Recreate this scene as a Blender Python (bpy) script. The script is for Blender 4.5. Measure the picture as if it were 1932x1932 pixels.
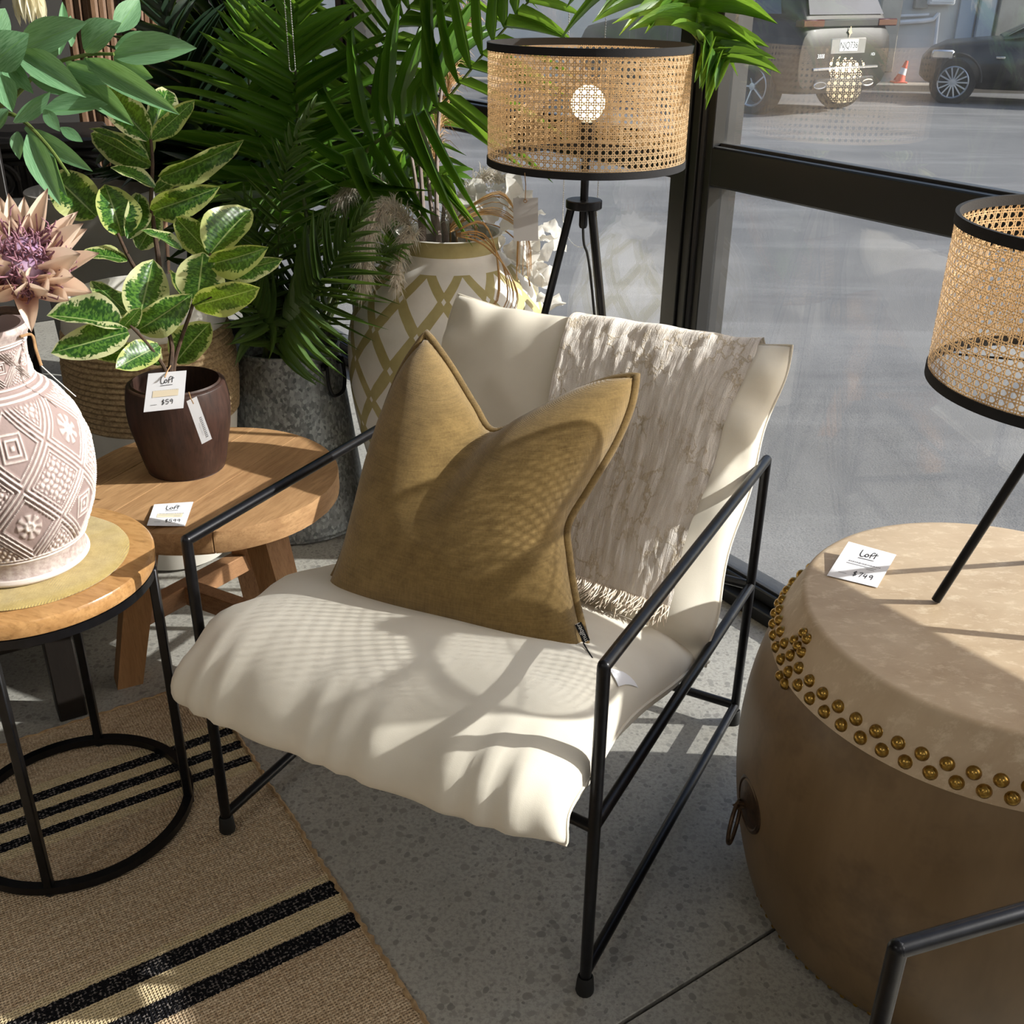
import bpy, math, random
import numpy as np
from mathutils import Vector, Matrix, Euler, noise as mnoise

random.seed(7); rng = np.random.default_rng(7)
for o in list(bpy.data.objects): bpy.data.objects.remove(o, do_unlink=True)
SC = bpy.context.scene
COL = SC.collection
R = math.radians
PI = math.pi

# ------------------------------------------------------------------ camera
FPX, PITCH, ROLL, CAMH = 2008.55, R(26.556), R(0.706), 1.38
cd = bpy.data.cameras.new('camera'); cam = bpy.data.objects.new('camera', cd); COL.objects.link(cam)
cd.sensor_fit = 'HORIZONTAL'; cd.sensor_width = 36; cd.lens = 36 * FPX / 1932
cd.clip_start = 0.02; cd.clip_end = 300
cam.matrix_world = Matrix.Translation((0, 0, CAMH)) @ Matrix.Rotation(PI / 2 - PITCH, 4, 'X') @ Matrix.Rotation(ROLL, 4, 'Z')
SC.camera = cam

# ------------------------------------------------------------------ sky, sun, exposure
SUN_EL, SUN_AZ = R(29.5), R(-.5)          # azimuth measured from +x
world = bpy.data.worlds.new('world'); SC.world = world; world.use_nodes = True
wn = world.node_tree
sky = wn.nodes.new('ShaderNodeTexSky'); sky.sky_type = 'NISHITA'; sky.sun_disc = False
sky.sun_elevation = SUN_EL; sky.sun_rotation = PI / 2 - SUN_AZ
sky.air_density = 1.0; sky.dust_density = 2.0; sky.ozone_density = 1.0
bg = wn.nodes['Background']; wn.links.new(sky.outputs[0], bg.inputs[0]); bg.inputs[1].default_value = 0.26
sl = bpy.data.lights.new('sun_offscreen', 'SUN'); sl.energy = 7.0; sl.angle = R(0.6); sl.color = (1, .965, .91)
sun = bpy.data.objects.new('sun_offscreen', sl); COL.objects.link(sun)
sdir = Vector((math.cos(SUN_EL) * math.cos(SUN_AZ), math.cos(SUN_EL) * math.sin(SUN_AZ), math.sin(SUN_EL)))
sun.rotation_euler = sdir.to_track_quat('Z', 'Y').to_euler(); sun.location = (6, -1, 5)
SC.view_settings.view_transform = 'Standard'; SC.view_settings.look = 'None'
SC.view_settings.gamma = 1; SC.view_settings.use_curve_mapping = False
SC.view_settings.exposure = 0.1

# ------------------------------------------------------------------ pixel helpers (photo px -> direction)
_c, _s = math.cos(PITCH), math.sin(PITCH)
def ray(px, py):
    u, v = px - 966, py - 966
    cr, sr = math.cos(ROLL), math.sin(ROLL)
    u, v = cr * u + sr * v, -sr * u + cr * v
    return Vector((u / FPX, _c - _s * v / FPX, -_s - _c * v / FPX))
CAM = Vector((0, 0, CAMH))
def at(px, py, z=0.0):
    d = ray(px, py); return CAM + d * ((z - CAMH) / d.z)
def dep(px, py, t): return CAM + ray(px, py) * t
def pl(px, py, p0, n):
    d = ray(px, py); n = Vector(n); return CAM + d * ((Vector(p0) - CAM).dot(n) / d.dot(n))

# ------------------------------------------------------------------ mesh helpers
BASE = {}
class MB:
    def __init__(s): s.v = []; s.f = []; s.uv = []
    def add(s, vs, fs, uvs=None):
        b = len(s.v); s.v += [tuple(p) for p in vs]; s.f += [tuple(i + b for i in f) for f in fs]
        s.uv += uvs if uvs is not None else [(0, 0)] * len(vs)
        return s
    def box(s, c, sz, rot=None):
        h = Vector(sz) / 2; vs = []
        for x in (-1, 1):
            for y in (-1, 1):
                for z in (-1, 1):
                    p = Vector((x * h.x, y * h.y, z * h.z))
                    if rot is not None: p = rot @ p
                    vs.append(Vector(c) + p)
        return s.add(vs, [(0, 1, 3, 2), (4, 6, 7, 5), (0, 4, 5, 1), (2, 3, 7, 6), (0, 2, 6, 4), (1, 5, 7, 3)])
    def bbox(s, c, sz, bev=.004, rot=None):           # box with chamfered edges
        h = Vector(sz) / 2; b = min(bev, min(h) * .9); vs = []; idx = {}
        for x in (-1, 1):
            for y in (-1, 1):
                for z in (-1, 1):
                    for k in range(3):
                        p = Vector((x * h.x, y * h.y, z * h.z))
                        for a in range(3):
                            if a != k: p[a] -= (x, y, z)[a] * b
                        idx[(x, y, z, k)] = len(vs)
                        vs.append(Vector(c) + (rot @ p if rot is not None else p))
        fs = []
        q = ((-1, -1), (1, -1), (1, 1), (-1, 1))
        for k in range(3):
            i, j = (k + 1) % 3, (k + 2) % 3
            for sg in (-1, 1):
                f = []
                for (a, bb) in q:
                    t = [0, 0, 0]; t[k] = sg; t[i] = a; t[j] = bb; f.append(idx[(*t, k)])
                fs.append(f if sg > 0 else f[::-1])
            for a in (-1, 1):                          # edges along k
                for bb in (-1, 1):
                    t0 = [0, 0, 0]; t0[i] = a; t0[j] = bb; t1 = list(t0); t0[k] = -1; t1[k] = 1
                    f = [idx[(*t0, i)], idx[(*t1, i)], idx[(*t1, j)], idx[(*t0, j)]]
                    fs.append(f if a * bb < 0 else f[::-1])
        for x in (-1, 1):
            for y in (-1, 1):
                for z in (-1, 1):
                    f = [idx[(x, y, z, 0)], idx[(x, y, z, 1)], idx[(x, y, z, 2)]]
                    fs.append(f if x * y * z > 0 else f[::-1])
        return s.add(vs, fs)
    def bar(s, p0, p1, w, h, up=(0, 0, 1), bev=.002, ext=0):
        p0, p1 = Vector(p0), Vector(p1); x = (p1 - p0); L = x.length; x.normalize()
        u = Vector(up); y = u.cross(x)
        if y.length < 1e-4: y = Vector((0, 1, 0)).cross(x)
        y.normalize(); z = x.cross(y)
        return s.bbox((p0 + p1) / 2, (L + 2 * ext, w, h), bev, Matrix((x, y, z)).transposed())
    def tube(s, path, r, n=8, closed=False, cap=True, flat=1.0, up=None):
        P = [Vector(p) for p in path]; m = len(P); rr = r if hasattr(r, '__len__') else [r] * m
        vs = []; T = []
        for i in range(m):
            if closed: t = P[(i + 1) % m] - P[i - 1]
            else: t = P[min(i + 1, m - 1)] - P[max(i - 1, 0)]
            T.append(t.normalized() if t.length > 1e-9 else Vector((0, 0, 1)))
        a = Vector(up) if up is not None else (Vector((0, 0, 1)) if abs(T[0].z) < .9 else Vector((1, 0, 0)))
        nrm = (a - T[0] * a.dot(T[0])).normalized()
        for i in range(m):
            nrm = (nrm - T[i] * nrm.dot(T[i])).normalized(); b = T[i].cross(nrm)
            for k in range(n):
                an = 2 * PI * k / n
                vs.append(P[i] + (nrm * math.cos(an) * flat + b * math.sin(an)) * rr[i])
        fs = []
        for i in range(m if closed else m - 1):
            j = (i + 1) % m
            for k in range(n):
                k2 = (k + 1) % n; fs.append((i * n + k, i * n + k2, j * n + k2, j * n + k))
        if cap and not closed: fs += [tuple(range(n))[::-1], tuple(range((m - 1) * n, m * n))]
        uv = [(k / n, i / max(1, m - 1)) for i in range(m) for k in range(n)]
        return s.add(vs, fs, uv)
    def lathe(s, prof, n=48, c=(0, 0, 0), a0=0, a1=2 * PI, M=None):
        full = abs(a1 - a0 - 2 * PI) < 1e-6; cols = n if full else n + 1
        c = Vector(c); vs = []; uv = []; L = [0]
        for i in range(1, len(prof)): L.append(L[-1] + math.hypot(prof[i][0] - prof[i - 1][0], prof[i][1] - prof[i - 1][1]))
        for i, (r, z) in enumerate(prof):
            for k in range(cols):
                a = a0 + (a1 - a0) * k / n
                p = Vector((r * math.cos(a), r * math.sin(a), z))
                vs.append(c + (M @ p if M is not None else p)); uv.append((k / n, L[i]))
        fs = []
        for i in range(len(prof) - 1):
            for k in range(n):
                k2 = (k + 1) % cols
                fs.append((i * cols + k, i * cols + k2, (i + 1) * cols + k2, (i + 1) * cols + k))
        return s.add(vs, fs, uv)
    def disc(s, c, r, z_up=True, n=48):
        vs = [Vector(c) + Vector((r * math.cos(2 * PI * k / n), r * math.sin(2 * PI * k / n), 0)) for k in range(n)]
        return s.add(vs, [tuple(range(n)) if z_up else tuple(range(n))[::-1]])
    def ball(s, c, r, nu=10, nv=6, sc=(1, 1, 1), M=None):
        prof = []
        vs = []; fs = []; c = Vector(c)
        for i in range(nv + 1):
            th = PI * i / nv
            for k in range(nu):
                a = 2 * PI * k / nu
                p = Vector((sc[0] * r * math.sin(th) * math.cos(a), sc[1] * r * math.sin(th) * math.sin(a), -sc[2] * r * math.cos(th)))
                vs.append(c + (M @ p if M is not None else p))
        for i in range(nv):
            for k in range(nu):
                k2 = (k + 1) % nu; fs.append((i * nu + k, i * nu + k2, (i + 1) * nu + k2, (i + 1) * nu + k))
        return s.add(vs, fs)
    def grid(s, G, closed_u=False, uv=True):
        nu, nv = len(G), len(G[0]); vs = [p for row in G for p in row]; fs = []
        for i in range(nu if closed_u else nu - 1):
            i2 = (i + 1) % nu
            for j in range(nv - 1): fs.append((i * nv + j, i2 * nv + j, i2 * nv + j + 1, i * nv + j + 1))
        return s.add(vs, fs, [(i / max(1, nu - 1), j / max(1, nv - 1)) for i in range(nu) for j in range(nv)])
    def prism(s, poly, p0, ax, ay, an, th):            # polygon in plane (ax,ay) at p0, extruded by th along an
        p0, ax, ay, an = Vector(p0), Vector(ax), Vector(ay), Vector(an); n = len(poly)
        a = [p0 + ax * x + ay * y for x, y in poly]; b = [p + an * th for p in a]
        fs = [tuple(range(n))[::-1], tuple(range(n, 2 * n))] + [(i, (i + 1) % n, n + (i + 1) % n, n + i) for i in range(n)]
        return s.add(a + b, fs)
    def mesh(s, name, base=(0, 0, 0), smooth=True, ang=38, uv=True):
        b = Vector(base); me = bpy.data.meshes.new(name)
        arr = np.array([tuple(p) for p in s.v], dtype=float) - np.array(b)
        me.from_pydata(arr.tolist(), [], s.f)
        if smooth and len(me.polygons):
            me.polygons.foreach_set('use_smooth', [True] * len(me.polygons))
            if ang: me.set_sharp_from_angle(angle=R(ang))
        if uv:
            ul = me.uv_layers.new(name='UVMap'); li = np.zeros(len(me.loops), dtype=np.int32)
            me.loops.foreach_get('vertex_index', li); ul.data.foreach_set('uv', np.array(s.uv, dtype=float)[li].ravel())
        me.update(); return me
    def build(s, name, mat, parent=None, smooth=True, ang=38, kind=None, label=None, base=None):
        if parent is not None: bs = BASE[parent.name]
        else:
            bs = Vector(base) if base is not None else Vector((0, 0, 0))
        me = s.mesh(name, bs, smooth, ang); me.materials.append(mat)
        o = bpy.data.objects.new(name, me); COL.objects.link(o)
        if parent is not None: o.parent = parent
        else: o.location = bs
        BASE[o.name] = bs
        if kind: o['kind'] = kind
        if label: o['label'] = label
        return o
def tag(o, label, cat, group=None):
    o['label'] = label; o['category'] = cat
    if group: o['group'] = group
    return o
def thing(name, label, cat, loc=(0, 0, 0), group=None):
    o = bpy.data.objects.new(name, None); COL.objects.link(o); o.location = loc; o.empty_display_size = .05
    BASE[o.name] = Vector(loc); return tag(o, label, cat, group)
def struct(name, mb, mat, parent=None, **k):
    o = mb.build(name, mat, parent, **k)
    if parent is None: o['kind'] = 'structure'
    return o
def sp(name, loc=(0, 0, 0)):
    o = bpy.data.objects.new(name, None); COL.objects.link(o); o.location = loc; BASE[o.name] = Vector(loc); o['kind'] = 'structure'; return o
def inst(name, me, parent, M):                        # shared mesh, placed by a world matrix, as part of parent
    o = bpy.data.objects.new(name, me); COL.objects.link(o); o.parent = parent
    o.matrix_local = Matrix.Translation(-BASE[parent.name]) @ M
    BASE[o.name] = BASE[parent.name]; return o
def frame(o, x, z):                                   # matrix with X along x and Z near z
    x = Vector(x).normalized(); z = Vector(z); y = z.cross(x)
    if y.length < 1e-5: y = Vector((0, 1, 0)).cross(x)
    y.normalize(); z = x.cross(y)
    M = Matrix((x, y, z)).transposed().to_4x4(); M.translation = Vector(o); return M
def spline(pts, n):                                   # Catmull-Rom through pts
    P = [Vector(p) for p in pts]; P = [P[0] * 2 - P[1]] + P + [P[-1] * 2 - P[-2]]; m = len(P) - 3; out = []
    for i in range(n):
        t = i / (n - 1) * m; k = min(int(t), m - 1); t -= k; a, b, c, d = P[k:k + 4]
        out.append(.5 * ((2 * b) + (c - a) * t + (2 * a - 5 * b + 4 * c - d) * t * t + (3 * b - a - 3 * c + d) * t ** 3))
    return out
def text_mesh(txt, size, extr=.0004, font_align='CENTER'):
    cu = bpy.data.curves.new('lettering', 'FONT'); cu.body = txt; cu.size = size; cu.align_x = font_align; cu.align_y = 'CENTER'; cu.extrude = extr
    o = bpy.data.objects.new('lettering_tmp', cu); COL.objects.link(o); bpy.context.view_layer.update()
    me = bpy.data.meshes.new_from_object(o.evaluated_get(bpy.context.evaluated_depsgraph_get()))
    bpy.data.objects.remove(o, do_unlink=True); bpy.data.curves.remove(cu); me.name = 'lettering'; return me

# ------------------------------------------------------------------ materials
def S(r, g, b):
    f = lambda c: ((c / 255 + .055) / 1.055) ** 2.4 if c > 10 else c / 255 / 12.92
    return (f(r), f(g), f(b), 1)
class NT:
    def __init__(s, name):
        s.m = bpy.data.materials.new(name); s.m.use_nodes = True; s.t = s.m.node_tree; s.t.nodes.clear()
        s.out = s.t.nodes.new('ShaderNodeOutputMaterial')
    def n(s, typ, ins=None, **props):
        nd = s.t.nodes.new('ShaderNode' + typ)
        for k, v in props.items(): setattr(nd, k, v)
        for k, v in (ins or {}).items(): s.set(nd.inputs[k], v)
        return nd
    def set(s, sock, v):
        if isinstance(v, bpy.types.NodeSocket): s.t.links.new(v, sock)
        elif v is not None:
            if sock.type == 'RGBA' and len(v) == 3: v = (*v, 1)
            sock.default_value = v
    def math(s, op, a, b=None, c=None, clamp=False):
        nd = s.n('Math', operation=op, use_clamp=clamp); s.set(nd.inputs[0], a)
        if b is not None: s.set(nd.inputs[1], b)
        if c is not None: s.set(nd.inputs[2], c)
        return nd.outputs[0]
    def mix(s, f, a, b, mode='MIX'):
        nd = s.n('Mix', data_type='RGBA', blend_type=mode); s.set(nd.inputs[0], f); s.set(nd.inputs[6], a); s.set(nd.inputs[7], b); return nd.outputs[2]
    def ramp(s, f, stops, interp='LINEAR'):
        nd = s.n('ValToRGB', {'Fac': f}); cr = nd.color_ramp; cr.interpolation = interp
        while len(cr.elements) < len(stops): cr.elements.new(.5)
        for e, (p, c) in zip(cr.elements, stops): e.position = p; e.color = c if hasattr(c, '__len__') else (c, c, c, 1)
        return nd.outputs[0]
    def sstep(s, x, a, b):
        nd = s.n('MapRange', {'Value': x, 'From Min': a, 'From Max': b}, interpolation_type='SMOOTHSTEP'); return nd.outputs[0]
    def coord(s, kind='Object', scale=(1, 1, 1), rot=(0, 0, 0), loc=(0, 0, 0)):
        v = s.n('TexCoord').outputs[kind]
        if any(rot): v = s.n('Mapping', {'Vector': v, 'Rotation': rot}).outputs[0]
        return s.n('Mapping', {'Vector': v, 'Scale': scale, 'Location': loc}).outputs[0]
    def noise(s, vec, scale, detail=4, rough=.55, dist=0):
        return s.n('TexNoise', {'Vector': vec, 'Scale': scale, 'Detail': detail, 'Roughness': rough, 'Distortion': dist}).outputs[0]
    def voro(s, vec, scale, feature='F1', rnd=1, out='Distance'):
        return s.n('TexVoronoi', {'Vector': vec, 'Scale': scale, 'Randomness': rnd}, feature=feature).outputs[out]
    def bump(s, h, strength=.3, dist=.002, normal=None):
        return s.n('Bump', {'Height': h, 'Strength': strength, 'Distance': dist, **({'Normal': normal} if normal is not None else {})}).outputs[0]
    def sep(s, v): return s.n('SeparateXYZ', {'Vector': v}).outputs
    def bsdf(s, col, rough=.5, metal=0, normal=None, spec=.5, **ex):
        d = {'Base Color': col, 'Roughness': rough, 'Metallic': metal, 'Specular IOR Level': spec}
        if normal is not None: d['Normal'] = normal
        d.update({k: v for k, v in ex.items()})
        return s.n('BsdfPrincipled', d).outputs[0]
    def fin(s, sh, disp=None):
        s.t.links.new(sh, s.out.inputs[0]); return s.m
def pm(name, col, rough=.5, metal=0, var=None, bump=None, spec=.5, kind='Object', **ex):
    t = NT(name); c = col; nrm = None
    if var:
        sc, c2, st = var[0], var[1], (var[2] if len(var) > 2 else (1, 1, 1))
        f = t.ramp(t.noise(t.coord(kind, st), sc, 5, .6), [(.35, 0), (.68, 1)]); c = t.mix(f, col, c2)
    if bump:
        st = bump[2] if len(bump) > 2 else (1, 1, 1)
        nrm = t.bump(t.noise(t.coord(kind, st), bump[0], 4), bump[1], .002)
    return t.fin(t.bsdf(c, rough, metal, nrm, spec, **ex))
MAT = {}
def leaf_mat(name, c1, c2, rough=.4, trans=.25, scale=6, rib=None):
    t = NT(name); tc = t.n('TexCoord'); uv = t.sep(tc.outputs['UV'])
    f = t.noise(t.coord('Object', (1, 6, 1)), scale, 3); col = t.mix(t.ramp(f, [(.3, 0), (.7, 1)]), c1, c2)
    oi = t.n('ObjectInfo').outputs['Random']
    col = t.mix(t.math('MULTIPLY', oi, .35), col, c2)
    nrm = None
    if rib:
        m = t.math('ABSOLUTE', t.math('SUBTRACT', uv[1], .5)); col = t.mix(t.math('LESS_THAN', m, .018), col, rib)
    w = t.n('TexWave', {'Vector': tc.outputs['UV'], 'Scale': 7, 'Distortion': .3}, bands_direction='Y').outputs['Fac']
    nrm = t.bump(w, .12, .001)
    sh = t.bsdf(col, rough, 0, nrm, .5)
    tr = t.n('BsdfTranslucent', {'Color': t.mix(.5, col, (.35, .55, .05, 1))}).outputs[0]
    return t.fin(t.n('MixShader', {0: trans, 1: sh, 2: tr}).outputs[0])
def variegated():
    t = NT('variegated_leaf'); tc = t.n('TexCoord'); uv = t.sep(tc.outputs['UV'])
    oi = t.n('ObjectInfo').outputs['Random']
    v2 = t.n('VectorMath', {0: tc.outputs['Object'], 1: t.n('CombineXYZ', {0: t.math('MULTIPLY', oi, 37.), 1: 0., 2: 0.}).outputs[0]}, operation='ADD').outputs[0]
    e = t.math('MULTIPLY', t.math('ABSOLUTE', t.math('SUBTRACT', uv[1], .5)), 2)       # 0 midrib, 1 margin
    st = t.n('Mapping', {'Vector': v2, 'Scale': (6, 2.2, 1)}).outputs[0]
    nz = t.noise(st, 5., 4, .6)
    nz2 = t.noise(v2, 2.4, 3, .6)
    k = t.math('ADD', e, t.math('MULTIPLY', t.math('SUBTRACT', nz, .5), .75))
    k = t.math('ADD', k, t.math('MULTIPLY', t.math('SUBTRACT', nz2, .5), 1.3))
    endf = t.sstep(uv[0], .8, 1.0); k = t.math('ADD', k, t.math('MULTIPLY', endf, .35))
    f = t.sstep(k, .72, .80)
    green = t.mix(t.sstep(nz, .42, .6), S(34, 82, 38), S(100, 148, 60))
    cream = t.mix(oi, S(196, 206, 120), S(226, 226, 178))
    col = t.mix(f, green, cream)
    col = t.mix(t.math('LESS_THAN', e, .035), col, S(170, 190, 120))
    w = t.n('TexWave', {'Vector': tc.outputs['UV'], 'Scale': 5, 'Distortion': .6}, bands_direction='X').outputs['Fac']
    sh = t.bsdf(col, .33, 0, t.bump(w, .12, .001), .5)
    tr = t.n('BsdfTranslucent', {'Color': t.mix(.45, col, S(190, 210, 30))}).outputs[0]
    return t.fin(t.n('MixShader', {0: .42, 1: sh, 2: tr}).outputs[0])
def wood(name, c1, c2, c3, scale=6., rough=.5, stretch=(1, 12, 12), rot=(0, 0, 0), cracks=0., kind='Object', gloss=None):
    t = NT(name); v = t.coord(kind, stretch, rot)
    n1 = t.noise(v, scale, 6, .6, .6); n2 = t.noise(v, scale * 4, 3, .6, .2); n3 = t.noise(t.coord(kind, (2, 2, 2)), 2.5, 3)
    col = t.mix(t.ramp(n1, [(.3, 0), (.7, 1)]), c1, c2)
    col = t.mix(t.math('MULTIPLY', t.ramp(n2, [(.5, 0), (.72, 1)]), .6), col, c3)
    col = t.mix(t.math('MULTIPLY', t.ramp(n3, [(.45, 0), (.7, 1)]), .35), col, c3)
    oi = t.n('ObjectInfo').outputs['Random']; col = t.mix(t.math('MULTIPLY', oi, .45), col, c2)
    nrm = t.bump(t.math('ADD', n1, t.math('MULTIPLY', n2, .6)), .25, .0015)
    return t.fin(t.bsdf(col, rough, 0, nrm, .4))
def cloth(name, c1, c2, scale=900., bump=.25, rough=.9, var=8., sheen=.2, thread=(1, 1, 1)):
    t = NT(name); o = t.coord('Object', thread)
    wx = t.n('TexWave', {'Vector': o, 'Scale': scale / 6.28, 'Distortion': 1.5, 'Detail': 1}, bands_direction='X').outputs['Fac']
    wy = t.n('TexWave', {'Vector': o, 'Scale': scale / 6.28, 'Distortion': 1.5, 'Detail': 1}, bands_direction='Z').outputs['Fac']
    wv = t.math('MULTIPLY', wx, wy); nz = t.noise(o, var, 5, .65)
    sl = t.noise(t.coord('Object', (1, 1, 22)), 26, 3, .6); sl2 = t.noise(t.coord('Object', (22, 22, 1)), 16, 3, .6)
    f = t.math('ADD', t.math('MULTIPLY', nz, .4), t.math('ADD', t.math('MULTIPLY', sl, .3), t.math('MULTIPLY', sl2, .3)))
    col = t.mix(t.ramp(f, [(.36, 0), (.64, 1)]), c1, c2)
    nrm = t.bump(t.math('ADD', wv, t.math('MULTIPLY', f, .8)), bump, .001)
    return t.fin(t.bsdf(col, rough, 0, nrm, .2, **{'Sheen Weight': sheen, 'Sheen Roughness': .5}))

def make_mats():
    m = MAT
    # polished concrete with exposed stones
    t = NT('polished_concrete'); o = t.coord('Object'); ow = t.n('VectorMath', {0: o, 1: t.n('VectorMath', {0: t.n('TexNoise', {'Vector': o, 'Scale': 14.}).outputs['Color'], 1: (.03, .03, .0)}, operation='MULTIPLY').outputs[0]}, operation='ADD').outputs[0]
    base = t.mix(t.ramp(t.noise(o, 2.2, 5, .6), [(.3, 0), (.7, 1)]), S(150, 147, 140), S(172, 170, 163))
    base = t.mix(t.math('MULTIPLY', t.ramp(t.noise(o, 140, 3, .7), [(.45, 0), (.6, 1)]), .5), base, S(120, 118, 112))
    for sc, th, c, wt in ((52., .36, S(82, 81, 80), .85), (95., .32, S(76, 75, 75), .8), (28., .24, S(100, 96, 92), .8)):
        vn = t.n('TexVoronoi', {'Vector': ow, 'Scale': sc}); rr = t.sep(vn.outputs['Color'])[0]
        k = t.math('MULTIPLY', t.sstep(vn.outputs['Distance'], th, th - .06), t.math('GREATER_THAN', rr, .45))
        base = t.mix(t.math('MULTIPLY', k, wt), base, t.mix(rr, c, S(140, 138, 132)))
    nz = t.noise(o, 60, 3)
    m['concrete'] = t.fin(t.bsdf(base, t.math('ADD', .32, t.math('MULTIPLY', nz, .2)), 0, t.bump(nz, .05, .001), .45))
    # asphalt yard
    t = NT('asphalt_yard'); o = t.coord('Object')
    a = t.mix(t.ramp(t.noise(o, .9, 6, .65), [(.3, 0), (.7, 1)]), S(88, 88, 89), S(108, 107, 106))
    a = t.mix(t.math('MULTIPLY', t.ramp(t.noise(t.coord('Object', (.35, 2.2, 1)), .8, 5, .6, .5), [(.5, 0), (.66, 1)]), .7), a, S(124, 123, 122))
    a = t.mix(t.math('MULTIPLY', t.ramp(t.noise(o, 160, 2, .8), [(.5, 0), (.62, 1)]), .5), a, S(66, 66, 70))
    m['asphalt'] = t.fin(t.bsdf(a, .85, 0, t.bump(t.noise(o, 160, 2), .5, .004), .3))
    m['wall_paint'] = pm('shop_wall_paint', S(200, 196, 188), .8, var=(1.5, S(190, 186, 178)))
    m['dark_wall'] = pm('charcoal_wall_paint', S(40, 38, 36), .8, var=(2, S(32, 31, 30)))
    m['ceil'] = pm('ceiling_paint', S(225, 222, 215), .9, var=(1, S(215, 212, 205)))
    m['alu'] = pm('black_powder_coat', S(12, 13, 15), .45, 0, var=(30, S(16, 17, 19)), bump=(400, .05))
    m['seal'] = pm('grey_brush_seal', S(38, 39, 43), .8, bump=(900, .6))
    t = NT('window_glass'); lw = t.n('LayerWeight', {'Blend': .5}).outputs['Facing']
    p5 = t.math('POWER', lw, 5.); fr = t.math('ADD', .055, t.math('MULTIPLY', p5, .9), clamp=True)
    gl = t.n('BsdfGlossy', {'Color': (1, 1, 1, 1), 'Roughness': 0.0}).outputs[0]; tr = t.n('BsdfTransparent', {'Color': (.96, .975, .975, 1)}).outputs[0]
    g1 = t.n('MixShader', {0: fr, 1: tr, 2: gl}).outputs[0]
    du = t.noise(t.coord('Object'), 3., 5, .7); dust = t.n('BsdfTranslucent', {'Color': (.85, .86, .88, 1)}).outputs[0]
    m['glass'] = t.fin(t.n('MixShader', {0: t.math('MULTIPLY', t.ramp(du, [(.3, 0), (.75, 1)]), .026), 1: g1, 2: dust}).outputs[0])
    m['blackmetal'] = pm('black_satin_metal', S(20, 20, 23), .32, .55, var=(60, S(28, 28, 32)), bump=(300, .03))
    m['rubber'] = pm('black_rubber', S(16, 16, 16), .7, bump=(200, .1))
    t = NT('cream_canvas'); o = t.coord('Object'); nz = t.noise(o, 5, 4, .6)
    c = t.mix(t.ramp(nz, [(.3, 0), (.7, 1)]), S(214, 207, 192), S(226, 220, 207))
    wr = t.noise(o, 7., 2, .5, .3)
    fw = t.noise(o, 700, 2); b1 = t.bump(wr, .2, .02); m['canvas'] = t.fin(t.bsdf(c, .75, 0, t.bump(fw, .12, .001, b1), .25, **{'Sheen Weight': .15}))
    m['olive'] = cloth('olive_linen', S(108, 86, 46), S(146, 120, 72), 1500, .55, .95, 30, .3)
    m['olive_edge'] = cloth('olive_linen_edge', S(96, 76, 40), S(130, 105, 60), 1500, .55, .95, 30, .3)
    m['labelblack'] = pm('black_woven_label', S(18, 18, 20), .8, bump=(900, .2))
    m['white_ink'] = pm('white_ink', S(235, 235, 235), .6, bump=(500, .02))
    m['ink'] = pm('black_ink', S(35, 35, 40), .7, bump=(500, .02))
    m['greyink'] = pm('grey_ink', S(150, 150, 155), .7, bump=(500, .02))
    m['ambertint'] = pm('pale_amber_label_strip', S(236, 222, 196), .7, bump=(500, .02))
    m['paper'] = pm('white_card', S(238, 239, 244), .7, var=(3, S(232, 233, 239)), bump=(120, .03))
    m['greycard'] = pm('grey_card', S(176, 170, 166), .7, var=(5, S(170, 165, 160)), bump=(120, .03))
    # crinkled throw
    t = NT('crinkled_throw'); tc = t.n('TexCoord'); uv = tc.outputs['UV']
    mp = t.n('Mapping', {'Vector': uv, 'Scale': (34, 9, 1)}).outputs[0]; wob = t.n('TexNoise', {'Vector': t.n('Mapping', {'Vector': uv, 'Scale': (10, 10, 1)}).outputs[0], 'Scale': 3., 'Detail': 3.}).outputs['Color']
    mpw = t.n('VectorMath', {0: mp, 1: t.n('VectorMath', {0: wob, 1: (1.6, .9, 0)}, operation='MULTIPLY').outputs[0]}, operation='ADD').outputs[0]
    cr = t.noise(mpw, 1.0, 4, .6); vs = t.voro(t.n('VectorMath', {0: t.n('Mapping', {'Vector': uv, 'Scale': (9, 12, 1)}).outputs[0], 1: wob}, operation='ADD').outputs[0], 1., 'DISTANCE_TO_EDGE')
    ring = t.sstep(vs, .09, .02); pp = t.ramp(t.noise(t.n('Mapping', {'Vector': uv, 'Scale': (2.2, 4.2, 1)}).outputs[0], 1.5, 2), [(.42, 0), (.55, 1)])
    stitch = t.math('MULTIPLY', t.math('MULTIPLY', ring, pp), t.noise(t.n('Mapping', {'Vector': uv, 'Scale': (140, 140, 1)}).outputs[0], 1., 2))
    c = t.mix(t.ramp(cr, [(.35, 0), (.7, 1)]), S(214, 205, 196), S(232, 226, 219)); c = t.mix(t.math('MULTIPLY', stitch, 1.2, clamp=True), c, S(182, 164, 132))
    fine = t.noise(t.n('Mapping', {'Vector': uv, 'Scale': (260, 300, 1)}).outputs[0], 1., 2)
    pk_ = t.noise(t.n('Mapping', {'Vector': uv, 'Scale': (70, 16, 1)}).outputs[0], 1., 3, .6, .8)
    h = t.math('ADD', t.math('ADD', t.math('MULTIPLY', cr, .45), t.math('MULTIPLY', pk_, .9)), t.math('ADD', t.math('MULTIPLY', stitch, .5), t.math('MULTIPLY', fine, .3)))
    m['throw'] = t.fin(t.bsdf(c, .95, 0, t.bump(h, .55, .006), .15, **{'Sheen Weight': .3}))
    m['fringe'] = pm('throw_fringe_cotton', S(222, 210, 194), .95, var=(40, S(196, 182, 164)))
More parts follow.
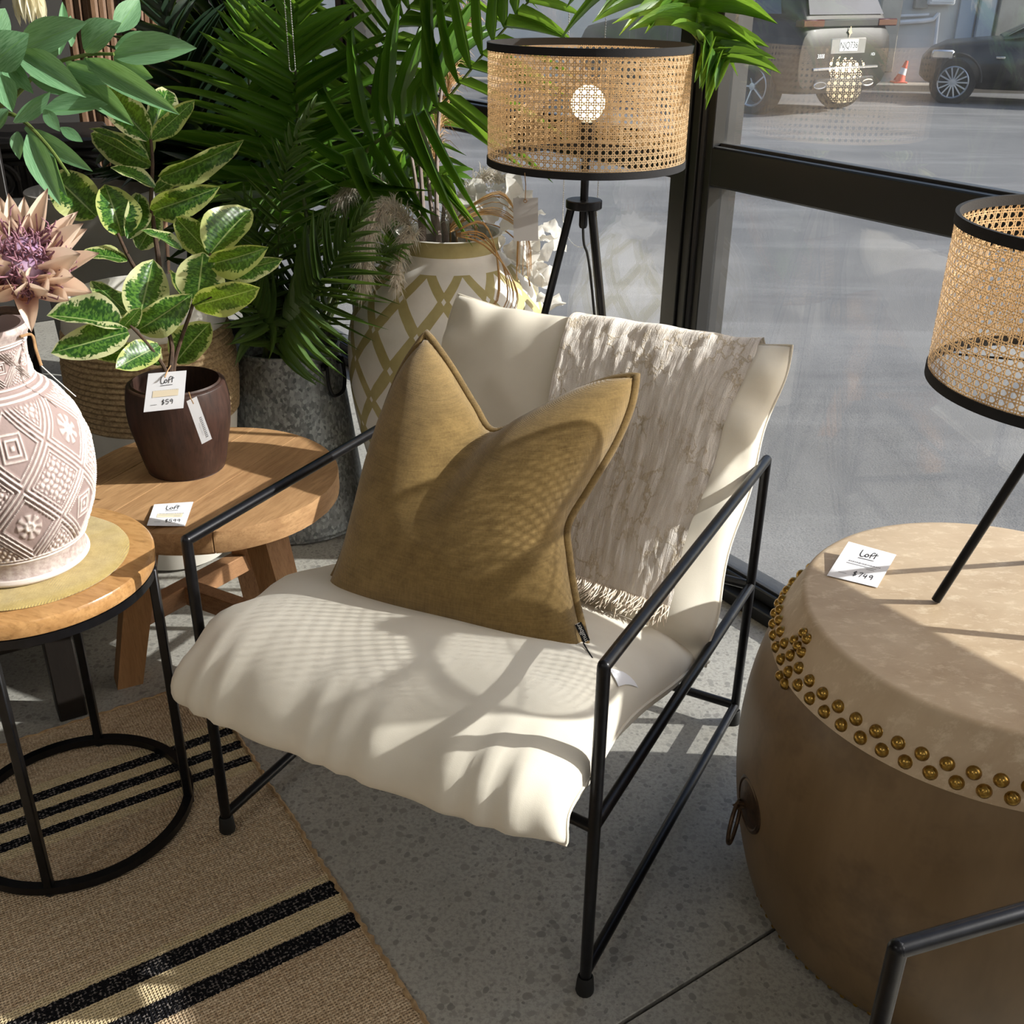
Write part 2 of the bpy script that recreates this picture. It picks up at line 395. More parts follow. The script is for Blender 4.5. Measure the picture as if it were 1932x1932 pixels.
    # jute rug: colours along the rug's own length
    t = NT('jute_rug'); tc = t.n('TexCoord'); uvs = t.sep(tc.outputs['UV']); uv = tc.outputs['UV']
    L = uvs[1]                                                  # metres from the far edge
    jag = t.math('MULTIPLY', t.math('SUBTRACT', t.noise(t.n('Mapping', {'Vector': uv, 'Scale': (260, 20, 1)}).outputs[0], 1., 1), .5), .006)
    Lj = t.math('ADD', L, jag)
    ju = t.mix(t.ramp(t.noise(t.n('Mapping', {'Vector': uv, 'Scale': (3, 40, 1)}).outputs[0], 1., 5, .65), [(.3, 0), (.7, 1)]), S(200, 176, 144), S(224, 202, 172))
    ju = t.mix(t.math('MULTIPLY', t.ramp(t.noise(t.n('Mapping', {'Vector': uv, 'Scale': (190, 110, 1)}).outputs[0], 1., 2, .7), [(.42, 0), (.6, 1)]), .6), ju, S(150, 122, 92))
    stripe = None; pale = None
    def band(a, b): return t.math('MULTIPLY', t.math('GREATER_THAN', Lj, a), t.math('LESS_THAN', Lj, b))
    for a, b in RUG_BLACK:
        k = band(a, b); stripe = k if stripe is None else t.math('MAXIMUM', stripe, k)
    for a, b in RUG_PALE:
        k = band(a, b); pale = k if pale is None else t.math('MAXIMUM', pale, k)
    ju = t.mix(t.math('MULTIPLY', pale, .75), ju, t.mix(t.ramp(t.noise(t.n('Mapping', {'Vector': uv, 'Scale': (60, 160, 1)}).outputs[0], 1., 3), [(.3, 0), (.7, 1)]), S(206, 188, 144), S(222, 204, 166)))
    chk = t.n('TexChecker', {'Vector': t.n('Mapping', {'Vector': uv, 'Scale': (1, 1, 1), 'Rotation': (0, 0, .78)}).outputs[0], 'Scale': 230.}).outputs['Fac']
    dots = t.math('MULTIPLY', chk, t.math('GREATER_THAN', t.noise(t.n('Mapping', {'Vector': uv, 'Scale': (150, 150, 1)}).outputs[0], 1., 1), .53))
    blk = t.mix(t.math('MULTIPLY', dots, .55), S(16, 16, 20), S(150, 142, 138))
    c = t.mix(stripe, ju, blk)
    w1 = t.n('TexWave', {'Vector': t.n('Mapping', {'Vector': uv, 'Scale': (1, 1, 1)}).outputs[0], 'Scale': 62., 'Distortion': 2.}, bands_direction='Y').outputs['Fac']
    w2 = t.n('TexWave', {'Vector': uv, 'Scale': 62., 'Distortion': 2.}, bands_direction='X').outputs['Fac']
    h = t.math('ADD', t.math('MULTIPLY', w1, w2), t.noise(t.n('Mapping', {'Vector': uv, 'Scale': (160, 160, 1)}).outputs[0], 1., 2))
    m['rug'] = t.fin(t.bsdf(c, .95, 0, t.bump(h, .9, .004), .15))
    m['jutecord'] = pm('jute_selvedge', S(178, 150, 112), .95, var=(60, S(140, 112, 80)), bump=(300, .6))
    m['stoolwood'] = wood('recycled_elm', S(132, 92, 58), S(196, 156, 112), S(96, 64, 38), 4., .55, (2.0, 18, 18), (0, 0, -R(68)))
    m['legwood'] = wood('recycled_elm_leg', S(140, 98, 62), S(176, 134, 92), S(96, 64, 38), 5., .6, (14, 14, 1.6))
    m['beamwood'] = wood('recycled_elm_beam', S(122, 86, 58), S(160, 120, 84), S(84, 56, 36), 6., .65, (8, 8, 20))
    m['tablewood'] = wood('lacquered_mango_wood', S(142, 98, 56), S(196, 152, 100), S(92, 60, 32), 4., .22, (2.5, 9, 9), (0, 0, R(20)))
    m['darkpot'] = wood('dark_carved_timber', S(44, 28, 22), S(72, 48, 40), S(26, 16, 12), 5., .5, (10, 10, 1.6))
    m['darkfurn'] = wood('black_stained_timber', S(18, 15, 13), S(30, 25, 22), S(10, 8, 7), 5., .5, (6, 6, 2))
    m['pole'] = wood('brown_cane_pole', S(86, 62, 44), S(118, 88, 62), S(54, 38, 26), 6., .5, (10, 10, 2))
    m['felt'] = cloth('olive_felt', S(150, 128, 66), S(182, 160, 98), 500, .5, 1, 60, .4)
    m['soil'] = pm('dark_potting_soil', S(22, 18, 15), .95, var=(60, S(34, 28, 22)), bump=(80, .8))
    # carved vase: whitewash on the proud relief, bare pinkish clay in the grooves
    t = NT('carved_whitewashed_clay'); at_ = t.n('Attribute', attribute_name='relief').outputs['Fac']; o = t.coord('Object')
    f = t.math('ADD', at_, t.math('MULTIPLY', t.math('SUBTRACT', t.noise(o, 90, 3, .7), .5), .5))
    c = t.mix(t.sstep(f, .15, .62), t.mix(t.noise(o, 9, 3), S(140, 122, 120), S(160, 142, 138)), S(212, 201, 196))
    m['carved'] = t.fin(t.bsdf(c, .9, 0, t.bump(t.noise(o, 240, 3), .3, .001), .2))
    # cream urn with painted lattice (UV: u = turns, v = metres along profile)
    t = NT('painted_lattice_urn'); tc = t.n('TexCoord'); uvs = t.sep(tc.outputs['UV'])
    U = t.math('MULTIPLY', uvs[0], 12.); V = t.math('MULTIPLY', t.math('SUBTRACT', uvs[1], URN_V0), 5.5)
    wob = t.math('MULTIPLY', t.math('SUBTRACT', t.noise(t.coord('Object'), 7, 3), .5), .10)
    def tri(x): return t.math('ABSOLUTE', t.math('SUBTRACT', t.math('FRACT', x), .5))
    a = t.math('ADD', tri(t.math('ADD', U, V)), wob); b = t.math('ADD', tri(t.math('SUBTRACT', U, V)), wob)
    on = t.math('MAXIMUM', t.math('LESS_THAN', a, .135), t.math('LESS_THAN', b, .135))
    inner = t.math('MULTIPLY', t.math('LESS_THAN', a, .055), t.math('LESS_THAN', b, .055))
    on = t.math('MULTIPLY', on, t.math('SUBTRACT', 1., inner))
    rimb = t.math('LESS_THAN', V, -.16); bare = t.math('LESS_THAN', V, .10)
    on = t.math('MAXIMUM', t.math('MULTIPLY', on, t.math('SUBTRACT', 1., bare)), rimb)
    cw = t.mix(t.ramp(t.noise(t.coord('Object'), 6, 5, .65), [(.3, 0), (.7, 1)]), S(214, 210, 205), S(232, 229, 224))
    cg = t.mix(t.ramp(t.noise(t.coord('Object'), 12, 4, .6), [(.3, 0), (.7, 1)]), S(158, 146, 96), S(182, 170, 122))
    m['urn'] = t.fin(t.bsdf(t.mix(on, cw, cg), .55, 0, t.bump(t.math('ADD', t.noise(t.coord('Object'), 40, 3), t.math('MULTIPLY', on, .6)), .15, .002), .4))
    # galvanised steel spangle
    t = NT('galvanised_steel'); o = t.coord('Object'); v = t.n('TexVoronoi', {'Vector': t.coord('Object', (1, 1, .7)), 'Scale': 150.}); rr = t.sep(v.outputs['Color'])[0]
    c = t.mix(t.ramp(rr, [(.0, 0), (.55, .5), (1, 1)]), S(104, 108, 110), S(176, 180, 181)); c = t.mix(t.math('MULTIPLY', t.ramp(t.noise(o, 5, 4), [(.5, 0), (.7, 1)]), .4), c, S(98, 92, 88))
    m['galv'] = t.fin(t.bsdf(c, t.math('ADD', .38, t.math('MULTIPLY', rr, .2)), .55, None, .5))
    m['planterwhite'] = pm('white_fibre_cement', S(208, 204, 196), .8, var=(6, S(192, 188, 180)), bump=(60, .1))
    m['plantergrey'] = pm('grey_fibre_cement', S(150, 146, 140), .85, var=(5, S(132, 128, 122)), bump=(50, .15))
    m['rope'] = pm('seagrass_rope', S(178, 152, 116), .9, var=(120, S(120, 98, 70)), bump=(400, .6))
    # drum
    t = NT('drum_lacquer'); o = t.coord('Object'); st = t.coord('Object', (3, 3, .7))
    c = t.mix(t.ramp(t.noise(st, 3, 5, .6), [(.3, 0), (.7, 1)]), S(104, 83, 56), S(128, 105, 76)); c = t.mix(t.math('MULTIPLY', t.ramp(t.noise(o, 5.5, 5, .7), [(.54, 0), (.72, 1)]), .6), c, S(70, 53, 36))
    m['drum'] = t.fin(t.bsdf(c, .42, 0, t.bump(t.noise(st, 14, 4), .12, .002), .45))
    t = NT('drum_hide'); o = t.coord('Object', (1, 1.6, 1))
    c = t.mix(t.ramp(t.noise(o, 5, 6, .65, .6), [(.3, 0), (.7, 1)]), S(172, 149, 121), S(200, 180, 153)); c = t.mix(t.math('MULTIPLY', t.ramp(t.noise(o, 34, 4, .7), [(.52, 0), (.68, 1)]), .5), c, S(226, 210, 184))
    m['hide'] = t.fin(t.bsdf(c, .5, 0, t.bump(t.noise(o, 30, 4), .1, .002), .4))
    m['brass'] = pm('aged_brass', S(176, 142, 72), .28, 1., var=(90, S(120, 92, 44)), bump=(200, .05))
    m['iron'] = pm('aged_bronze_iron', S(86, 66, 48), .45, .7, var=(60, S(56, 44, 34)), bump=(120, .2))
    # lamp
    t = NT('cane_strip'); o = t.coord('Object'); c = t.mix(t.ramp(t.noise(o, 60, 3), [(.3, 0), (.7, 1)]), S(176, 148, 110), S(204, 180, 146))
    sh = t.bsdf(c, .5, 0, None, .4); tr = t.n('BsdfTranslucent', {'Color': S(222, 190, 146)}).outputs[0]
    m['cane'] = t.fin(t.n('MixShader', {0: .18, 1: sh, 2: tr}).outputs[0])
    m['band'] = pm('black_fabric_band', S(22, 21, 24), .85, bump=(700, .3))
    t = NT('bulb_glow'); e = t.n('Emission', {'Color': (1, .80, .50, 1), 'Strength': 9.}).outputs[0]; m['bulb'] = t.fin(e)
    m['chain'] = pm('steel_bead_chain', S(190, 190, 188), .3, .8, var=(50, S(170, 170, 168)))
    m['string'] = pm('jute_string', S(176, 140, 100), .9, var=(80, S(140, 108, 74)))
    m['silverstring'] = pm('pale_thread', S(220, 218, 214), .6, var=(80, S(200, 198, 194)))
    # plants
    m['vari'] = variegated()
    m['palm'] = leaf_mat('palm_leaflet', S(52, 98, 28), S(100, 144, 48), .36, .42)
    m['palmfine'] = leaf_mat('fine_palm_leaflet', S(52, 84, 38), S(104, 130, 74), .4, .28)
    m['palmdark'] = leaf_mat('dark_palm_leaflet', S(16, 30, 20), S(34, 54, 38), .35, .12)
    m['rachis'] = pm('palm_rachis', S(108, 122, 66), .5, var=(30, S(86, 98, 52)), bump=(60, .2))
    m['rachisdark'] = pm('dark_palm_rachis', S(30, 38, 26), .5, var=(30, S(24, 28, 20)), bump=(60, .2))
    m['euca'] = leaf_mat('eucalyptus_leaf', S(72, 124, 80), S(130, 174, 132), .55, .25, 5, S(110, 160, 100))
    m['stem'] = pm('green_stem', S(104, 122, 58), .6, var=(30, S(84, 98, 46)), bump=(60, .2))
    m['bark'] = pm('brown_bark', S(80, 58, 42), .8, var=(60, S(54, 40, 30)), bump=(120, .6))
    m['greystem'] = pm('grey_dried_stem', S(150, 136, 130), .8, var=(30, S(120, 104, 96)), bump=(80, .3))
    t = NT('protea_petal'); tc = t.n('TexCoord'); uvs = t.sep(tc.outputs['UV'])
    c = t.mix(t.sstep(uvs[0], .05, .75), S(222, 172, 154), S(244, 224, 206)); c = t.mix(t.sstep(uvs[0], .9, 1.0), c, S(120, 84, 76))
    c = t.mix(t.math('MULTIPLY', t.noise(t.coord('Object'), 30, 3), .3), c, S(236, 214, 190))
    sh = t.bsdf(c, .7, 0, None, .3); tr = t.n('BsdfTranslucent', {'Color': c}).outputs[0]; m['petal'] = t.fin(t.n('MixShader', {0: .25, 1: sh, 2: tr}).outputs[0])
    m['purple'] = pm('protea_purple_floret', S(150, 116, 150), .9, var=(40, S(188, 164, 190)))
    m['purpledark'] = pm('protea_dark_floret', S(120, 74, 88), .9, var=(60, S(164, 124, 140)))
    t = NT('pampas_hair'); c = t.mix(t.noise(t.coord('Object'), 20, 3), S(236, 230, 220), S(214, 204, 190)); sh = t.bsdf(c, .9, 0, None, .2); tr = t.n('BsdfTranslucent', {'Color': c}).outputs[0]
    m['pampas'] = t.fin(t.n('MixShader', {0: .4, 1: sh, 2: tr}).outputs[0])
    m['tanplume'] = pm('tan_pampas_hair', S(206, 172, 130), .9, var=(20, S(180, 142, 100)))
    t = NT('white_paper_leaf'); c = t.mix(t.noise(t.coord('Object'), 30, 3), S(240, 238, 234), S(224, 220, 214)); sh = t.bsdf(c, .6, 0, t.bump(t.noise(t.coord('Object'), 60, 3), .3, .002), .3); tr = t.n('BsdfTranslucent', {'Color': c}).outputs[0]
    m['paperleaf'] = t.fin(t.n('MixShader', {0: .45, 1: sh, 2: tr}).outputs[0])
    m['straw'] = pm('dried_straw', S(196, 158, 106), .8, var=(40, S(160, 120, 74)))
    t = NT('cream_flower_petal'); c = t.mix(t.noise(t.coord('Object'), 30, 3), S(246, 240, 220), S(232, 224, 196)); sh = t.bsdf(c, .6, 0, None, .3); tr = t.n('BsdfTranslucent', {'Color': c}).outputs[0]
    m['creampetal'] = t.fin(t.n('MixShader', {0: .35, 1: sh, 2: tr}).outputs[0])
    # outside
    m['carpaint'] = pm('dark_bronze_car_paint', S(26, 22, 20), .5, 0, var=(2, S(32, 28, 26)), spec=.35, **{'Coat Weight': .1})
    m['carpaint2'] = pm('black_car_paint', S(20, 22, 23), .35, .1, var=(2, S(26, 28, 29)), **{'Coat Weight': .25})
    m['cardark'] = pm('black_car_trim', S(18, 18, 19), .6, bump=(40, .1))
    m['carglass'] = pm('tinted_car_glass', S(44, 50, 60), .05, .2, var=(1, S(60, 66, 78)))
    m['carglass2'] = pm('clear_car_glass', S(120, 148, 142), .05, .1, var=(1, S(140, 160, 156)))
    m['tyre'] = pm('tyre_rubber', S(28, 27, 27), .85, bump=(60, .3))
    m['alloy'] = pm('silver_alloy', S(196, 198, 202), .3, .6, var=(4, S(180, 182, 186)))
    m['chrome'] = pm('chrome_strip', S(214, 214, 214), .15, .9, var=(4, S(200, 200, 200)))
    m['taillight'] = pm('red_tail_lens', S(74, 18, 20), .2, var=(8, S(54, 14, 16)))
    m['plate'] = pm('white_number_plate', S(232, 232, 230), .5, var=(10, S(224, 224, 222)))
    m['bldg'] = pm('pale_render_wall', S(196, 195, 192), .9, var=(.7, S(172, 170, 166)), bump=(6, .2))
    m['bldg2'] = pm('weathered_concrete_column', S(180, 172, 158), .9, var=(1.4, S(146, 138, 124)), bump=(6, .2))
    m['bldgblue'] = pm('blue_grey_steel_door', S(150, 160, 170), .6, var=(1, S(138, 148, 158)))
    m['kerb'] = pm('worn_kerb_concrete', S(150, 142, 130), .9, var=(3, S(126, 120, 110)), bump=(30, .3))
    m['pvc'] = pm('white_pvc_conduit', S(206, 206, 208), .5, var=(6, S(196, 196, 198)))
    m['cone'] = pm('orange_cone_plastic', S(226, 72, 40), .5, var=(6, S(206, 60, 34)))
    m['linepaint'] = pm('worn_white_line', S(188, 186, 182), .85, var=(8, S(150, 148, 146)))
    m['diffuser'] = NT('lamp_panel_glow').m
RUG_BLACK = ((.184, .209), (.236, .262), (.289, .312), (.677, .712), (.758, .795))
RUG_PALE = ((.160, .184), (.209, .236), (.262, .289), (.312, .335), (.660, .677), (.712, .758))
URN_V0 = .075
make_mats()
t = NT('ceiling_panel_glow'); MAT['diffuser'] = t.fin(t.n('Emission', {'Color': (1, .96, .91, 1), 'Strength': 13.}).outputs[0])

def proj(Q):
    d = Vector(Q) - CAM; x = d.x; z = d.y * _c - d.z * _s; y = -d.y * _s - d.z * _c
    u, v = FPX * x / z, FPX * y / z; cr, sr = math.cos(ROLL), math.sin(ROLL)
    return 966 + cr * u - sr * v, 966 + sr * u + cr * v
# ------------------------------------------------------------------ setting
W0 = Vector((.525, 2.385, 0)); DW = Vector((.562, -.827, 0)).normalized(); NW = Vector((-DW.y, DW.x, 0)) * -1
if NW.dot(-W0) < 0: NW = -NW
def WP(a, b, z=0.): return W0 + DW * a + NW * b + Vector((0, 0, z))
RW = Matrix((DW, NW, Vector((0, 0, 1)))).transposed()
A0, A1, B1, ZC = -3.3, 5.2, 6.5, 2.85
def wbox(mb, a0, a1, b0, b1, z0, z1, bev=.002):
    return mb.bbox(WP((a0 + a1) / 2, (b0 + b1) / 2, (z0 + z1) / 2), (abs(a1 - a0), abs(b1 - b0), abs(z1 - z0)), bev, RW)

fl = sp('floor')
AJ = .887
for a0, a1 in ((A0, AJ - 3.003), (AJ - 2.997, AJ - .0032), (AJ + .0032, AJ + 2.997), (AJ + 3.003, A1)):
    wbox(MB(), a0, a1, -.06, B1, -.12, 0, .0015).build('slab', MAT['concrete'], fl, smooth=False)
wbox(MB(), A0, A1, -.06, B1, -.2, -.012).build('subfloor', MAT['soil'], fl, smooth=False)
struct('ceiling', wbox(MB(), A0, A1, -.1, B1, ZC, ZC + .1), MAT['ceil'])
struct('wall_left', wbox(MB(), A0 - .12, A0, -.1, B1, 0, ZC), MAT['dark_wall'])
struct('wall_right', wbox(MB(), A1, A1 + .12, -.1, B1, 0, ZC), MAT['wall_paint'])
struct('wall_back', wbox(MB(), A0, A1, B1, B1 + .12, 0, ZC), MAT['wall_paint'])
# shop front: glass panes in black aluminium frames
win = sp('window_1', WP(-.17, 0, 0))
fr = MAT['alu']; HEAD = 2.7
def part(mb, name, m, par=win, **k): return mb.build(name, m, par, **k)
mull = [(-3.3, -3.24), (-1.95, -1.85), (-.222, -.112), (2.35, 2.45), (4.0, 4.1), (5.14, 5.2)]
for a0, a1 in mull:
    am = a0 + (a1 - a0) * .47
    part(wbox(MB(), a0, am - .001, -.05, .056, 0, HEAD), 'mullion', fr)
    part(wbox(MB(), am + .001, a1 - .034, -.05, .050, 0, HEAD), 'mullion', fr)
    part(wbox(MB(), a1 - .034, a1 - .022, -.045, .044, .06, HEAD - .05), 'brush_seal', MAT['seal'])
    part(wbox(MB(), a1 - .022, a1, -.05, .038, 0, HEAD), 'mullion', fr)
for i in range(len(mull) - 1):
    a0, a1 = mull[i][1], mull[i + 1][0]
    part(wbox(MB(), a0, a1, -.045, .040, .973, 1.057, .004), 'transom', fr)
    b = MB(); wbox(b, a0, a1, -.045, .056, 0, .034, .003); wbox(b, a0, a1, -.045, .026, .034, .066, .003); part(b, 'sill_rail', fr)
    part(wbox(MB(), a0, a1, -.045, .05, HEAD - .06, HEAD), 'head_rail', fr)
    part(wbox(MB(), a0, a1, -.005, .005, .066, .973, .0005), 'pane', MAT['glass'], smooth=False)
    part(wbox(MB(), a0, a1, -.005, .005, 1.057, HEAD - .06, .0005), 'pane', MAT['glass'], smooth=False)
    for z in (1.0585, .9715, .0675):
        part(wbox(MB(), a0, a1, .006, .014, z - .004, z + .004, .001), 'glazing_bead', MAT['seal'])
struct('trim_1', wbox(MB(), A0, A1, -.06, .06, HEAD, ZC), MAT['alu'])
# shop ceiling lights behind the camera: the drum's studs, turned away from the window, mirror them as points
k = 0
for a, b in ((1.2, 3.6), (3.6, 1.8), (3.6, 4.6)):
    th = thing('ceiling_light_offscreen', 'flush square ceiling light panel in the white shop ceiling', 'light', WP(a, b, ZC - .03), 'ceiling light panels')
    wbox(MB(), a - .3, a + .3, b - .3, b + .3, ZC - .03, ZC, .004).build('housing', MAT['planterwhite'], th)
    wbox(MB(), a - .27, a + .27, b - .27, b + .27, ZC - .036, ZC - .03, .001).build('diffuser_offscreen', MAT['diffuser'], th)

# ------------------------------------------------------------------ armchair
YAW = R(-27.527)
CW, CD, CH = .7035, .7488, .5976
class Frame:
    def __init__(s, yaw, fl):                          # fl = floor point of one front leg (the one at -w)
        s.w = Vector((math.cos(yaw), math.sin(yaw), 0)); s.d = Vector((-math.sin(yaw), math.cos(yaw), 0))
        s.o = Vector(fl) + s.w * (CW / 2)
    def __call__(s, x, y, z): return s.o + s.w * x + s.d * y + Vector((0, 0, z))
FRp = Vector((.0868942 * 1.38, .8176 * 1.38, 0))
CF = Frame(YAW, FRp - Vector((math.cos(YAW), math.sin(YAW), 0)) * CW)

def seat_mid(v):
    P = [(-.072, .352), (-.050, .392), (.03, .413), (.16, .402), (.33, .356), (.48, .300), (.545, .272)]
    q = spline([(0, a, b) for a, b in P], 61); x = v * 60; i = min(int(x), 59); p = q[i].lerp(q[i + 1], x - i); tg = (q[i + 1] - q[i]).normalized()
    return p, Vector((0, -tg.z, tg.y))
def back_mid(v):
    P = [(.488, .300), (.535, .378), (.64, .52), (.745, .66), (.835, .775)]
    q = spline([(0, a, b) for a, b in P], 61); x = v * 60; i = min(int(x), 59); p = q[i].lerp(q[i + 1], x - i); tg = (q[i + 1] - q[i]).normalized()
    return p, Vector((0, -tg.z, tg.y))
def sgn(x): return 1 if x >= 0 else -1
def seat_pt(u, v, side, off=0.0):                      # u in -1..1 across, v 0 front .. 1 rear
    p, n = seat_mid(v); e = (1 - abs(u) ** 5) ** .5 * max(0, 1 - abs(2 * v - 1) ** 7) ** .5
    hw = .352 * (1 - .018 * math.sin(PI * v * 3) ** 2 - .03 * (1 - e))
    T = (.088 if side > 0 else .062) * e
    T *= 1 - .20 * math.exp(-((v - .42) / .05) ** 2) * abs(u) ** 2
    T *= 1 - .38 * min(1, max(0, (v - .5) / .4))
    edge = min(1, (1 - abs(u)) * 5) * min(1, v * 6 + .0) ; fr_ = math.exp(-((v - .10) / .12) ** 2); sd = math.exp(-((1 - abs(u)) / .16) ** 2)
    wr = .0046 * fr_ * math.sin(u * 31 + 2.1 * math.sin(u * 9)) + .005 * sd * math.sin(v * 34 + u * 3) + .004 * mnoise.noise(Vector((u * 2.2, v * 3, 3)))
    T += wr * min(1, e * 2) * (1 if side > 0 else .4)
    return Vector((u * hw, p.y, p.z)) + n * (T * side + off * side)
def back_pt(u, v, side, off=0.0):
    p, n = back_mid(v); e = (1 - abs(u) ** 5) ** .5 * max(0, 1 - abs(2 * v - 1) ** 6) ** .5
    hw = .352 * (1 - .028 * math.sin(PI * v) ** 1.5 * (1.0) - .012 * math.sin(v * 19))
    T = .070 * e
    sd = math.exp(-((1 - abs(u)) / .14) ** 2); tp = math.exp(-((1 - v) / .10) ** 2)
    wr = .012 * sd * math.sin(v * 27 + u * 2 + 1.5 * math.sin(v * 8)) + .005 * tp * math.sin(u * 22 + 1) + .005 * mnoise.noise(Vector((u * 2, v * 2.4, 9)))
    T += wr * min(1, e * 2)
    q = Vector((u * hw, p.y, p.z)) + n * (T * side + off * side)
    q.z += .016 * max(0, abs(u) - .7) / .3 * v ** 4        # corner ears
    return q
def pad(F, fn, nu, nv, name, th):
    def cs(i, n): t_ = i / n; return (.5 - .5 * math.cos(PI * t_)) * .55 + t_ * .45
    us = [2 * cs(i, nu) - 1 for i in range(nu + 1)]; vs_ = [cs(j, nv) for j in range(nv + 1)]
    mb = MB(); idx = {}
    V = []
    def key(i, j, s_):
        b = i in (0, nu) or j in (0, nv); k_ = (i, j, 0 if b else s_)
        if k_ not in idx: idx[k_] = len(V); V.append(F(*fn(us[i], vs_[j], s_)))
        return idx[k_]
    fs = []
    for i in range(nu):
        for j in range(nv):
            fs.append((key(i, j, 1), key(i + 1, j, 1), key(i + 1, j + 1, 1), key(i, j + 1, 1)))
            fs.append((key(i, j, -1), key(i, j + 1, -1), key(i + 1, j + 1, -1), key(i + 1, j, -1)))
    mb.add(V, fs); o = mb.build(name, MAT['canvas'], th, ang=0)
    path = [fn(u, 0, 1) for u in us] + [fn(1, v, 1) for v in vs_[1:]] + [fn(u, 1, 1) for u in us[::-1][1:]] + [fn(-1, v, 1) for v in vs_[::-1][1:-1]]
    MB().tube([F(*p) for p in path], .0028, 6, closed=True).build('seam', MAT['canvas'], o)
    return o
def armchair(F, label, group, rugleg=False):
    th = thing('armchair', label, 'armchair', F(0, CD / 2, 0), group)
    r = .0092; mt = MAT['blackmetal']; x = CW / 2
    for sx in (-1, 1):
        f = MB().tube([F(sx * x, 0, .012), F(sx * x, 0, CH)], r, 12).tube([F(sx * x, CD, .012), F(sx * x, CD, CH)], r, 12)
        for y in (0, CD):
            zf = .0075 if (rugleg and sx < 0 and y == 0) else 0.
            MB().tube([F(sx * x, y, .012), F(sx * x, y, CH)], r, 12).ball(F(sx * x, y, CH), r, 12, 8).build('leg', mt, th)
            MB().lathe([(.0, 0), (.0135, 0), (.0145, .004), (.0125, .030), (.0105, .034)], 14, F(sx * x, y, zf)).build('rubber_foot', MAT['rubber'], th)
        MB().tube([F(sx * x, 0, CH), F(sx * x, CD, CH)], r, 12).build('arm_rail', mt, th)
        MB().tube([F(sx * x, 0, .331), F(sx * x, CD, .331)], r, 12).build('side_rail', mt, th)
        MB().tube([F(sx * x, 0, .044), F(sx * x, CD, .044)], r, 12).build('side_rail', mt, th)
    for y, z in ((CD, .331), (CD, .044)):
        MB().tube([F(-x, y, z), F(x, y, z)], r, 12).build('cross_rail', mt, th)
    MB().tube([F(-x, 0, .326), F(-x * .9, .012, .318), F(x * .9, .012, .318), F(x, 0, .326)], r * .95, 12).build('cross_rail', mt, th)
    G = []
    for i in range(9):
        u = -1 + i / 4; row = []
        for j in range(12):
            y = .02 + .70 * j / 11; z = .325 - .05 * math.sin(PI * j / 11) * (1 - u * u) ; row.append(F(u * .345, y, z))
        G.append(row)
    s_ = pad(F, seat_pt, 64, 44, 'seat_cushion', th); b_ = pad(F, back_pt, 56, 44, 'back_cushion', th)
    return th
chair1 = armchair(CF, 'black metal tube armchair with cream canvas cushions holding the olive pillow', 'black tube armchairs', True)
yaw2 = math.atan2(-.948, .318)
CF2 = Frame(yaw2, (.355, .689, 0))
chair2 = armchair(CF2, 'black metal tube armchair with empty seat beside the barrel drum', 'black tube armchairs')
# care label lying on the seat
lb = [CF(*seat_pt(.55, .34, 1, .002)), CF(*seat_pt(.78, .30, 1, .002)), CF(*seat_pt(.86, .40, 1, .002)), CF(*seat_pt(.62, .44, 1, .002))]
G = [[lb[0].lerp(lb[1], i / 6).lerp(lb[3].lerp(lb[2], i / 6), j / 6) for j in range(7)] for i in range(7)]
def seat_uv(px, py):
    best = None
    for i in range(81):
        for j in range(61):
            u, v = -1 + i / 40, j / 60; q = proj(CF(*seat_pt(u, v, 1))); e = (q[0] - px) ** 2 + (q[1] - py) ** 2
            if best is None or e < best[0]: best = (e, u, v)
    return best[1:]
LU = [seat_uv(*p) for p in ((1150, 1258), (1180, 1272), (1200, 1296), (1165, 1300))]
def lbl(a, b):
    u = (LU[0][0] * (1 - a) + LU[1][0] * a) * (1 - b) + (LU[3][0] * (1 - a) + LU[2][0] * a) * b; v = (LU[0][1] * (1 - a) + LU[1][1] * a) * (1 - b) + (LU[3][1] * (1 - a) + LU[2][1] * a) * b
    return CF(*seat_pt(u, v, 1, .0025))
MB().grid([[lbl(i / 6, j / 6) for j in range(7)] for i in range(7)]).build('care_label', MAT['paper'], chair1, label='white care label on the seat cushion')
# ------------------------------------------------------------------ olive pillow
pA, pB, pC = CF(-.22, .15, .445), CF(.26, .19, .42), CF(-.02, .50, .81)
pn = (pB - pA).cross(pC - pA).normalized()
if pn.dot(CAM - pA) < 0: pn = -pn
def pcurve(pts, n): return spline([pl(x, y, pA, pn) for x, y in pts], n)
NB = 41
cB = pcurve([(605, 1135), (700, 1163), (850, 1208), (1000, 1256), (1118, 1290)], NB)
cT = pcurve([(805, 630), (850, 694), (893, 765), (930, 815), (1000, 790), (1090, 742), (1150, 718), (1200, 710)], NB)
cL = pcurve([(605, 1135), (645, 1060), (676, 960), (700, 870), (727, 780), (762, 695), (805, 630)], NB)
cR = pcurve([(1118, 1290), (1100, 1200), (1082, 1120), (1072, 1050), (1070, 990), (1110, 920), (1158, 840), (1188, 770), (1200, 710)], NB)
def coons(i, j):
    u, v = i / (NB - 1), j / (NB - 1)
    return cB[i] * (1 - v) + cT[i] * v + cL[j] * (1 - u) + cR[j] * u - (cB[0] * (1 - u) * (1 - v) + cB[-1] * u * (1 - v) + cT[0] * (1 - u) * v + cT[-1] * u * v)
def pil_T(u, v, side):
    e = (max(0, 4 * u * (1 - u))) ** .42 * (max(0, 4 * v * (1 - v))) ** .42
    chop = math.exp(-((u - .44) / .10) ** 2) * max(0, (v - .30) / .70) ** 1.3
    T = (.105 if side > 0 else .085) * e * (1 - .60 * chop)
    T *= 1 - .28 * math.exp(-((v - .40) / .07) ** 2) * max(0, (u - .72) / .28)
    return T + .006 * e * mnoise.noise(Vector((u * 3, v * 3, 1.5 + side)))
